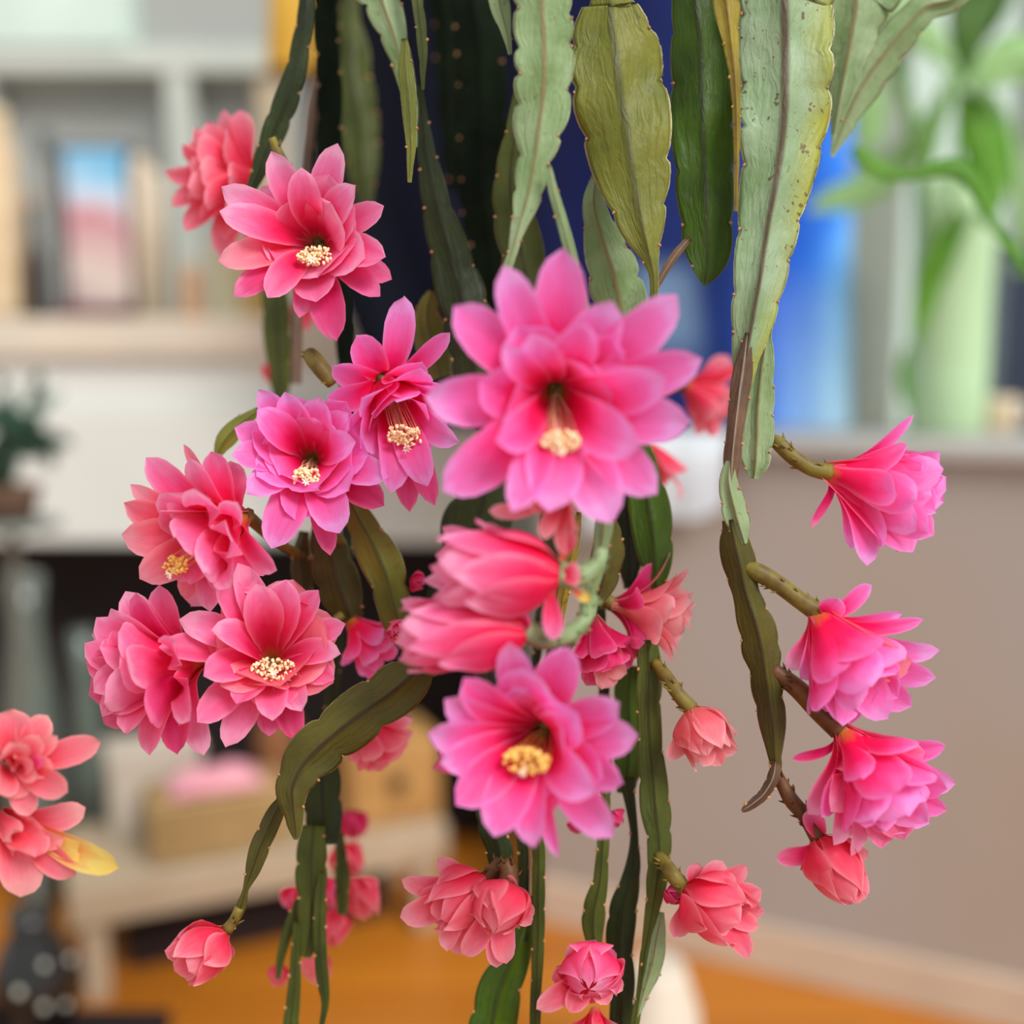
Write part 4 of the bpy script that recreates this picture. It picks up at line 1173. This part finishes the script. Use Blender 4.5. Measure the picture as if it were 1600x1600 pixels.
flower(plant, 'pink flower facing left with yellow stamens showing at its lower side', (385, 805, -30), (-0.74, 0.42, 0.45), 0.79,
       tips=[(228, 715, 0, 28), (287, 694, -20, 12, 'coral'), (330, 705, 5, 26), (360, 720, -10, 28), (204, 757, 5, 20, 'coral'), (194, 785, 10, 30, 'coral'), (190, 835, 0, 36, 'coral'), (218, 905, -10, 32, 'coral'), (290, 938, -20, 26, 'coral'),
             (345, 925, 30, 24), (395, 930, 25, 20), (412, 900, 10, 18), (270, 770, 50, 34), (330, 860, 60, 30)],
       whorls=[(6, 24, 165, 44, dict(cup=0.5, end=0.2)), (8, 44, 165, 36, dict(end=0.4)), (6, 66, 140, 26)], face=0.65, wface=0.35, mat='rose', stam=((276, 882, 30), 26, 70), stam_mat=M_FILY, tipmat='rose')
flower(plant, 'pink flower in side view at the far left, lowest of the left cluster', (318, 1030, -20), (-0.90, 0.18, 0.3), 0.80,
       tips=[(196, 924, 0, 30), (250, 914, 5, 28), (150, 965, 10, 30), (132, 1005, 15, 30), (133, 1035, 5, 28), (146, 1082, 20, 30), (160, 1120, 10, 26), (195, 1142, -10, 26), (233, 1180, 15, 28), (318, 1180, 10, 24), (175, 985, 40, 32)],
       whorls=[(6, 20, 185, 44, dict(cup=0.5, end=0.15)), (8, 36, 182, 38, dict(end=0.3)), (7, 58, 165, 30, dict(end=0.5))], face=0.65, wface=0.35, mat='rose', deep=0.25,
       tube=([(318, 1030, -20), (345, 1000, -30), (400, 950, -40)], [14, 11, 9]))
flower(plant, 'wide open pink flower with cream stamens, front of the lower left cluster', (425, 1036, -100), (-0.02, -0.34, 1), 0.78,
       tips=[(248, 1012, 4, 27), (280, 968, 0, 28), (340, 905, 10, 30), (372, 880, 4, 28), (308, 1128, 16, 28), (353, 1168, -4, 28), (370, 1100, 34, 28), (425, 1126, 34, 28), (472, 1112, 26, 26), (462, 1158, -14, 26, 'deep'), (420, 1150, -20, 24, 'deep'),
             (540, 975, -5, 24), (532, 1022, 10, 26), (522, 1062, 10, 26), (498, 922, -10, 24), (448, 906, 15, 34), (400, 912, 20, 34), (318, 1055, 40, 30), (330, 985, 34, 30)],
       whorls=CUP(138, 100, 0.62), mat='coral', stam=((428, 1048, -12), 36, 130), tipmat='rose')
# central big flower, nearest
flower(plant, 'largest pink flower in the middle, nearest the viewer and slightly blurred', (866, 606, -125), (0.06, 0.30, 1), 0.68,
       tips=[(880, 388, 10, 44), (786, 416, 30, 36), (708, 478, 5, 42), (664, 620, 0, 46), (692, 768, 0, 46), (1058, 462, 5, 44), (1097, 560, 5, 40), (1080, 660, 15, 44), (1027, 772, -10, 40), (955, 818, 5, 48), (858, 800, 20, 50),
             (800, 800, 40, 34), (785, 540, 60, 26), (1040, 590, 50, 48), (1000, 700, 60, 44), (955, 470, 30, 46), (775, 690, 60, 40), (910, 500, 55, 40), (830, 520, 55, 36)],
       whorls=CUP(190, 125, 0.50, 6, 7, 0.74), mat='lilac', stam=((876, 690, -10), 30, 110, 4.2), curl=0.12)
flower(plant, 'coral half hidden flower hanging below the largest flower', (885, 765, 0), (-0.3, 0.5, 0.4), 0.70,
       tips=[(764, 798, 10, 20), (792, 738, 5, 22), (848, 843, 20, 16), (884, 868, 20, 14), (820, 770, 30, 24), (905, 830, 10, 14)], whorls=[(5, 40, 70, 18)], mat='salmon',
       tube=([(890, 760, 0), (905, 730, -10), (930, 700, -20)], [10, 9, 8]))
# two half opened ones pointing left
flower(plant, 'half open pink flower pointing left, upper of two in the middle', (882, 898, 0), (-0.98, -0.03, 0.12), 0.70,
       tips=[(690, 824, -20, 26), (672, 884, 25, 36), (684, 934, 15, 32), (752, 818, -10, 28)],
       egg=(206, 60, 0.8, 'rose', 5), mat='rose', tipmat='rose', face=0.5, end=0.1,
       extra=[((880, 880, 10), (893, 828, 20), (0.3, -0.9, 0.3), 14, 'coral'), ((868, 915, 10), (862, 1000, 20), (0, 1, 0.2), 18, 'rose'), ((890, 915, 10), (922, 940, 15), (0.7, 0.5, 0.3), 9, 'gold'), ((872, 900, 20), (908, 896, 26), (0.5, 0, 0.8), 20, 'coral')],
       tube=([(875, 898, 0), (905, 900, 2), (930, 885, -5), (942, 860, -20)], [22, 17, 14, 10]), tube_mat=M_TUBE_G, tubespikes=24)
flower(plant, 'half open pink flower pointing left, lower of two in the middle', (832, 985, 0), (-0.98, 0.05, 0.12), 0.71,
       tips=[(626, 938, -10, 24), (618, 1004, 25, 36), (628, 1024, 20, 32), (660, 1050, 5, 30), (825, 955, 30, 18)],
       egg=(212, 52, 0.8, 'rose', 5), mat='rose', face=0.5, end=0.1,
       tube=([(822, 985, 0), (850, 1000, 2), (890, 990, 2), (915, 965, -8), (928, 930, -15)], [20, 15, 14, 12, 9]), tube_mat=M_TUBE_G, tubespikes=26)
# lower central big flower
flower(plant, 'large open pink flower with yellow stamens, lower middle and slightly blurred', (852, 1138, -115), (-0.36, 0.30, 1), 0.69,
       tips=[(797, 1003, 20, 34), (888, 1012, 10, 38), (968, 1100, 15, 36), (997, 1150, 5, 38), (975, 1223, -10, 36), (958, 1308, 0, 38), (872, 1340, -10, 16), (835, 1325, 10, 34), (772, 1308, 5, 40), (712, 1258, 5, 38), (688, 1192, 0, 34),
             (669, 1146, 5, 34), (695, 1092, 15, 34), (724, 1060, 30, 34), (930, 1240, 60, 40), (900, 1120, 60, 34), (675, 1200, -30, 20, 'deep')],
       whorls=CUP(165, 115, 0.54), mat='lilac', stam=((824, 1188, -10), 36, 120, 4.0), stam_mat=M_FILY, curl=0.12, tipmat='lilac')
# right of the middle, behind
flower(plant, 'pale pink flower seen from the side, right of the middle beside the dark stem', (955, 945, 0), (0.94, 0.20, 0.1), 0.84,
       tips=[(1047, 863, 5, 10, 'salmon'), (1075, 893, 5, 24), (1085, 942, 10, 26), (1080, 985, 10, 26), (1052, 1030, 5, 24), (1025, 1040, 10, 22), (990, 1025, 20, 22, 'deep')],
       whorls=[(6, 18, 130, 30, dict(end=0.2)), (8, 34, 130, 28, dict(end=0.3)), (5, 55, 95, 18, dict(face=0.65, wface=0.35, mat='deep'))], mat='salmon', tube=([(958, 945, 0), (938, 930, -10), (925, 900, -20)], [12, 10, 8]))
flower(plant, 'deep pink drooping flower half hidden under the pale one', (925, 965, -10), (0.3, 0.92, 0.2), 0.82,
       tips=[(980, 1052, 10, 24, 'salmon'), (940, 1078, 0, 26, 'salmon'), (895, 1045, 5, 20), (915, 1020, 20, 24)], whorls=[(6, 25, 100, 26), (6, 45, 95, 22)], face=0.65, wface=0.35, mat='deep')
flower(plant, 'small blurred red flower hanging behind the right stem', (1068, 598, 0), (0.8, 0.5, 0), 1.02,
       tips=[(1140, 556, 0, 22), (1148, 640, 0, 18), (1113, 684, 5, 18), (1082, 655, 5, 14), (1185, 545, 0, 12)], whorls=[(6, 22, 85, 22), (6, 40, 85, 18)], face=0.65, wface=0.35, mat='coral',
       tube=([(1072, 600, 0), (1050, 605, 0), (1020, 620, -5)], [11, 10, 8]), tube_mat=M_TUBE_B)
flower(plant, 'blurred pale petals showing right of the largest flower', (1010, 690, 0), (0.5, 0.7, 0), 0.98, tips=[(1060, 780, 0, 18), (1045, 720, 0, 20), (1035, 760, 10, 20)], whorls=[(4, 25, 80, 18)], mat='coral')
# right row
flower(plant, 'pink flower in side view on a bent stalk, topmost on the right', (1290, 735, 0), (0.93, 0.30, 0.12), 0.79,
       tips=[(1428, 648, -10, 11, 'lilac', -0.1), (1468, 706, 5, 30), (1478, 745, 10, 32), (1462, 800, 10, 32), (1420, 832, 12, 30), (1402, 862, 0, 18), (1355, 884, 20, 24), (1330, 858, 5, 18), (1268, 824, 10, 10, 'deep', 0.0), (1380, 790, 50, 24, 'deep'), (1440, 725, 45, 34)],
       whorls=[(5, 12, 190, 34, dict(cup=0.3, end=0.1, face=0.6)), (7, 24, 184, 34, dict(cup=0.3, end=0.15, face=0.6)), (5, 34, 150, 30, dict(end=0.2))], face=0.65, wface=0.35, mat='lilac', stam=((1395, 825, 0), 20, 40), tubespikes=14,
       tube=([(1298, 737, 0), (1270, 733, 0), (1240, 715, 0), (1218, 694, -4), (1206, 685, -14)], [15, 12, 12, 12, 8]))
flower(plant, 'drooping pink flower with spreading outer petals, middle of the right row', (1272, 955, 0), (0.50, 0.78, 0.32), 0.78,
       tips=[(1362, 914, -5, 16), (1410, 958, -10, 13, 'lilac'), (1443, 968, 5, 13, 'lilac'), (1468, 1016, -15, 20, 'lilac'), (1462, 1058, -5, 26, 'lilac'), (1425, 1104, 0, 30, 'lilac'), (1388, 1122, 5, 34), (1330, 1132, 5, 24), (1262, 1118, 5, 16),
             (1228, 1042, 0, 20, 'rose', 0.3), (1250, 1060, 20, 22, 'lilac', 0.3), (1372, 1050, 50, 40, 'coral'), (1425, 1032, 35, 40, 'coral'), (1310, 1085, 50, 36), (1310, 935, 30, 24)],
       whorls=[(6, 16, 180, 46, dict(cup=0.5, end=0.05)), (8, 30, 172, 42, dict(end=0.1))], face=0.65, wface=0.35, mat='lilac', stam=((1340, 1080, 20), 20, 50), tubespikes=12,
       tube=([(1276, 955, 0), (1250, 938, 0), (1215, 912, 0), (1180, 892, 0), (1158, 884, -6)], [16, 14, 14, 14, 6]))
flower(plant, 'full pink flower with swollen overlapping petals, below the middle one of the right row', (1312, 1138, 0), (0.55, 0.78, 0.3), 0.78,
       tips=[(1478, 1165, -10, 20, 'lilac'), (1494, 1224, -5, 26, 'lilac'), (1480, 1266, -10, 24, 'lilac'), (1452, 1286, 0, 30, 'lilac'), (1412, 1312, 5, 34), (1378, 1326, 0, 30), (1330, 1340, 10, 18), (1302, 1320, 30, 22), (1262, 1272, 20, 26), (1238, 1186, 5, 9, 'deep', 0.4),
             (1380, 1236, 60, 32), (1318, 1205, 55, 24), (1298, 1268, 50, 26), (1440, 1225, 40, 34), (1445, 1175, 20, 30)],
       whorls=[(6, 15, 195, 48, dict(cup=0.5, end=0.05)), (8, 28, 185, 44, dict(end=0.1)), (5, 42, 150, 30, dict(bulge=0.55, end=0.0))], face=0.65, wface=0.35, mat='lilac', tipmat='rose', tubespikes=14, tube_mat=M_TUBE_B,
       tube=([(1312, 1140, 0), (1280, 1110, -5), (1245, 1075, -5), (1205, 1045, -5)], [18, 17, 15, 12]))
flower(plant, 'closed drooping pink bud at the bottom of the right row', (1276, 1306, 0), (0.52, 0.85, 0.05), 0.79,
       tips=[(1336, 1411, 5, 30), (1355, 1398, 0, 26), (1357, 1330, 0, 20), (1213, 1342, 10, 20, 'rose', 0.2), (1266, 1266, 20, 18, 'rose', 0.0), (1250, 1360, 10, 8, 'deep', 0.0)],
       egg=(122, 38, 0.25), face=0.65, wface=0.35, mat='coral', tube_mat=M_TUBE_B, tubespikes=16,
       tube=([(1278, 1308, 0), (1258, 1275, 0), (1235, 1248, 0), (1212, 1205, -5)], [14, 12, 12, 8]))
# lower right buds
flower(plant, 'small salmon bud with pleated petals below the pale flower', (1078, 1106, 0), (0.45, 0.85, 0.2), 0.80,
       tips=[(1042, 1186, 10, 16), (1098, 1198, 15, 18), (1128, 1196, 5, 18), (1153, 1172, 5, 20), (1125, 1140, 5, 20), (1115, 1170, 30, 20)], egg=(92, 36, 0.7, 'salmon', 5), face=0.65, wface=0.35, mat='salmon',
       tube=([(1080, 1108, 0), (1060, 1085, 0), (1040, 1056, -22), (1022, 1034, -42)], [13, 11, 11, 8]), tubespikes=12)
flower(plant, 'coral half open flower on the long narrow stem at the lower right', (1068, 1388, 0), (0.80, 0.48, 0.3), 0.80,
       tips=[(1167, 1352, 5, 18), (1130, 1346, 15, 22), (1190, 1390, 10, 24), (1196, 1425, 0, 18), (1186, 1448, 0, 18), (1170, 1499, 5, 20), (1120, 1465, 40, 26), (1052, 1464, 10, 20), (1090, 1348, 10, 16), (1160, 1415, 50, 28)],
       egg=(122, 44, 0.7), face=0.65, wface=0.35, mat='coral',
       tube=([(1070, 1390, 0), (1050, 1365, 0), (1042, 1352, -24), (1028, 1334, -44)], [13, 12, 11, 8]), tubespikes=14)
# lower middle buds
flower(plant, 'coral bud pointing left, left of the pair under the lower large flower', (762, 1372, 0), (-0.78, 0.55, 0.3), 0.80,
       tips=[(684, 1342, 0, 18), (628, 1374, 0, 18), (625, 1432, 0, 26), (655, 1395, 10, 20), (700, 1486, 5, 20), (716, 1492, 0, 22), (684, 1438, 30, 22)],
       egg=(114, 40, 0.5), face=0.65, wface=0.35, mat='coral', tube=([(760, 1374, 0), (775, 1360, 0), (785, 1345, -5)], [14, 14, 12]), tube_mat=M_TUBE_B)
flower(plant, 'round coral bud with spreading outer petals, right of the pair', (792, 1378, 10), (-0.22, 0.88, 0.42), 0.79,
       tips=[(776, 1512, -5, 20), (792, 1506, 5, 20), (834, 1430, 5, 16), (830, 1445, 0, 16), (735, 1415, 10, 18), (808, 1378, 20, 18), (722, 1492, 0, 20)],
       egg=(94, 40, 0.15), face=0.65, wface=0.35, mat='coral', tube=([(792, 1380, 10), (795, 1362, 5), (786, 1345, 0)], [14, 14, 12]), tube_mat=M_TUBE_B)
flower(plant, 'round pink bud with flared petals at the bottom edge of the middle', (928, 1500, -10), (-0.1, 0.55, 0.8), 0.80,
       tips=[(838, 1577, 10, 20), (884, 1482, 0, 17), (928, 1468, 10, 20, 'rose'), (964, 1490, 0, 15, 'deep'), (973, 1548, 5, 17), (890, 1582, 20, 20), (950, 1570, 15, 18), (862, 1530, 5, 20)],
       egg=(84, 43, 0.1, 'rose'), face=0.65, wface=0.35, mat='coral')
flower(plant, 'deep pink petals of a flower cut by the bottom edge', (930, 1575, -10), (0.0, 0.8, 0.4), 0.82, tips=[(900, 1625, 0, 22), (940, 1620, 5, 22), (965, 1600, 0, 18), (880, 1605, 0, 18)], whorls=[(5, 30, 70, 20)], mat='coral')
# lower left
flower(plant, 'small pink half open flower at the end of a thin stem, lower left', (352, 1455, 0), (-0.72, 0.62, 0.2), 0.80,
       tips=[(257, 1486, 0, 18), (272, 1518, 10, 22), (292, 1533, 5, 18), (336, 1528, 5, 15), (360, 1500, 0, 20), (300, 1448, 0, 22)], egg=(98, 36, 0.7), face=0.65, wface=0.35, mat='coral',
       tube=([(354, 1453, 0), (364, 1440, 0), (374, 1418, 0)], [10, 8, 7]), tubespikes=3)
BUDS = [
    ('blurred coral bud right of the lower left stems', (548, 1372, 0), (0.45, 0.85, 0.1), 0.95, 70, 22, 'coral'),
    ('blurred pink bud behind the lower left stems, upper', (528, 1318, 0), (0.4, 0.8, 0), 0.98, 60, 20, 'coral'),
    ('blurred dull red bud above it among the lower left stems', (545, 1265, 0), (0.2, 0.9, 0), 1.02, 50, 18, 'deep'),
    ('blurred pink bud touching the lower left stems', (512, 1370, 0), (0.1, 1, 0), 0.93, 52, 14, 'rose'),
    ('blurred red bud low between the lower left stems', (520, 1420, 0), (0.0, 1, 0.1), 0.95, 62, 20, 'coral'),
    ('small blurred red bud tip at the lower left', (436, 1505, 0), (0, 1, 0), 0.90, 38, 9, 'coral'),
    ('blurred salmon petals below the lower left stems', (490, 1490, 0), (0.2, 1, 0), 0.95, 52, 16, 'salmon'),
    ('blurred pink bud left of the lower left stems', (462, 1385, 0), (-0.3, 1, 0), 0.92, 40, 12, 'rose'),
    ('tiny pink bud on the margin of the olive stem', (640, 905, 0), (0.9, 0.3, 0), 0.84, 26, 9, 'deep'),
    ('tiny pink bud by the tip of the olive stem', (625, 985, 0), (-0.2, 0.2, 0.9), 0.83, 30, 11, 'rose'),
    ('blurred reddish bud behind the wide open upper left flower', (430, 560, 0), (0.1, 1, 0), 1.05, 46, 14, 'coral'),
    ('blurred red petals just below the wide open upper left flower', (462, 475, 0), (0.2, 1, 0), 1.05, 46, 16, 'coral'),
    ('small dark red bud just under the lower large flower', (900, 1278, 0), (0.2, 1, 0), 0.86, 26, 9, 'deep'),
    ('tiny dark bud on the thin stem beside the small dark red bud', (952, 1268, 0), (0.5, 0.8, 0.2), 0.84, 30, 11, 'deep'),
    ('tiny deep pink bud at the foot of the lower right coral flower', (1046, 1388, 0), (0.6, 0.4, 0.5), 0.81, 34, 13, 'deep'),
]
for lab, B, ax, d, R, hw, mt in BUDS:
    flower(plant, lab, B, ax, d, egg=(R, hw * 1.1, 0.2), mat=mt)
flower(plant, 'magenta flower hanging behind the diagonal stem, upper', (548, 968, 0), (0.55, 0.8, 0.1), 0.86,
       tips=[(575, 1062, 5, 14), (622, 1020, 5, 20), (612, 985, 10, 22), (600, 1040, 10, 20)], whorls=[(6, 25, 92, 20), (5, 45, 80, 18)], face=0.65, wface=0.35, mat='lilac')
flower(plant, 'pink flower hanging below the diagonal stem', (555, 1118, 0), (0.60, 0.78, 0), 0.88,
       tips=[(645, 1122, 0, 14), (640, 1155, 5, 24), (610, 1190, 5, 26), (575, 1205, 10, 22), (548, 1190, 5, 14)], whorls=[(6, 20, 98, 26), (6, 38, 92, 22)], face=0.65, wface=0.35, mat='coral')
flower(plant, 'olive unopened flower bud on a short stalk above the left cluster', (516, 596, 0), (-0.62, -0.78, 0.1), 0.82, whorls=[(3, 6, 14, 6)], mat='deep',
       tube=([(520, 600, 0), (508, 584, 0), (494, 566, 0), (482, 551, 0), (478, 547, 0)], [10, 13, 14, 11, 3]), tubespikes=5)
# fading blooms at the left edge
flower(plant, 'fading coral flower at the left edge, upper of two', (10, 1190, -10), (0.35, 0.25, 0.8), 0.74,
       tips=[(158, 1160, 10, 24, 'wilt', -0.1), (75, 1118, 5, 24), (20, 1108, 10, 34), (106, 1238, 25, 26), (45, 1275, 10, 24), (62, 1150, 40, 22), (20, 1250, 20, 30), (-20, 1120, 0, 34), (90, 1150, 25, 16), (40, 1180, 60, 20, 'wilt', 0.5), (15, 1160, 70, 24, 'wilt', 0.6), (60, 1215, 50, 16, 'wilt', -0.3), (70, 1185, 45, 13, 'deep', 0.2)], whorls=[(3, 46, 85, 22)], jit=3.0, face=0.65, wface=0.35, mat='wilt', curl=0.15)
flower(plant, 'withered orange and yellow flower at the left edge, lower of two', (0, 1270, -10), (0.55, 0.6, 0.5), 0.75,
       tips=[(32, 1402, 10, 38), (70, 1300, 30, 26), (55, 1340, 40, 34), (134, 1262, 10, 24, 'wilt'), (186, 1356, 20, 26, 'gold', -0.2), (118, 1368, 5, 26), (-20, 1350, 10, 30), (150, 1330, 10, 18, 'gold', 0.3), (100, 1310, 25, 18, 'wilt', 0.4)], whorls=[(3, 30, 70, 22)], jit=3.0, face=0.65, wface=0.35, mat='wilt', curl=0.1)

for f_, tp, rd in (('cup shaped pink', [(488, 718, -100), (500, 790, -120), (535, 850, -150)], [11, 9, 8]), ('wide open pink flower with cream stamens, front', [(425, 1036, -95), (480, 1010, -120), (535, 960, -150)], [11, 9, 8]),
                   ('pink flower facing left', [(385, 805, -28), (440, 850, -170), (520, 890, -225)], [11, 9, 8]), ('pink flower tilted', [(598, 585, -75), (580, 680, -120), (550, 760, -150)], [11, 9, 8]),
                   ('largest pink', [(866, 606, -120), (900, 640, -135), (928, 690, -125)], [13, 11, 9]), ('large open pink', [(852, 1138, -110), (872, 1060, -120), (890, 1000, -100)], [13, 11, 9])):
    for c in [c for c in plant.children if c.name.startswith('flower') and c['label'].startswith(f_)]:
        dp = 0.68 if f_.startswith('lar') else 0.79
        t_ = floral_tube(tp, rd, dp, M_TUBE, c, 6)
        t_.location = -c.location
# plant origin at the top where the stems gather
ORG = P(850, -100, 0.85)
for c in plant.children:
    c.location = c.location - ORG
plant.location = ORG
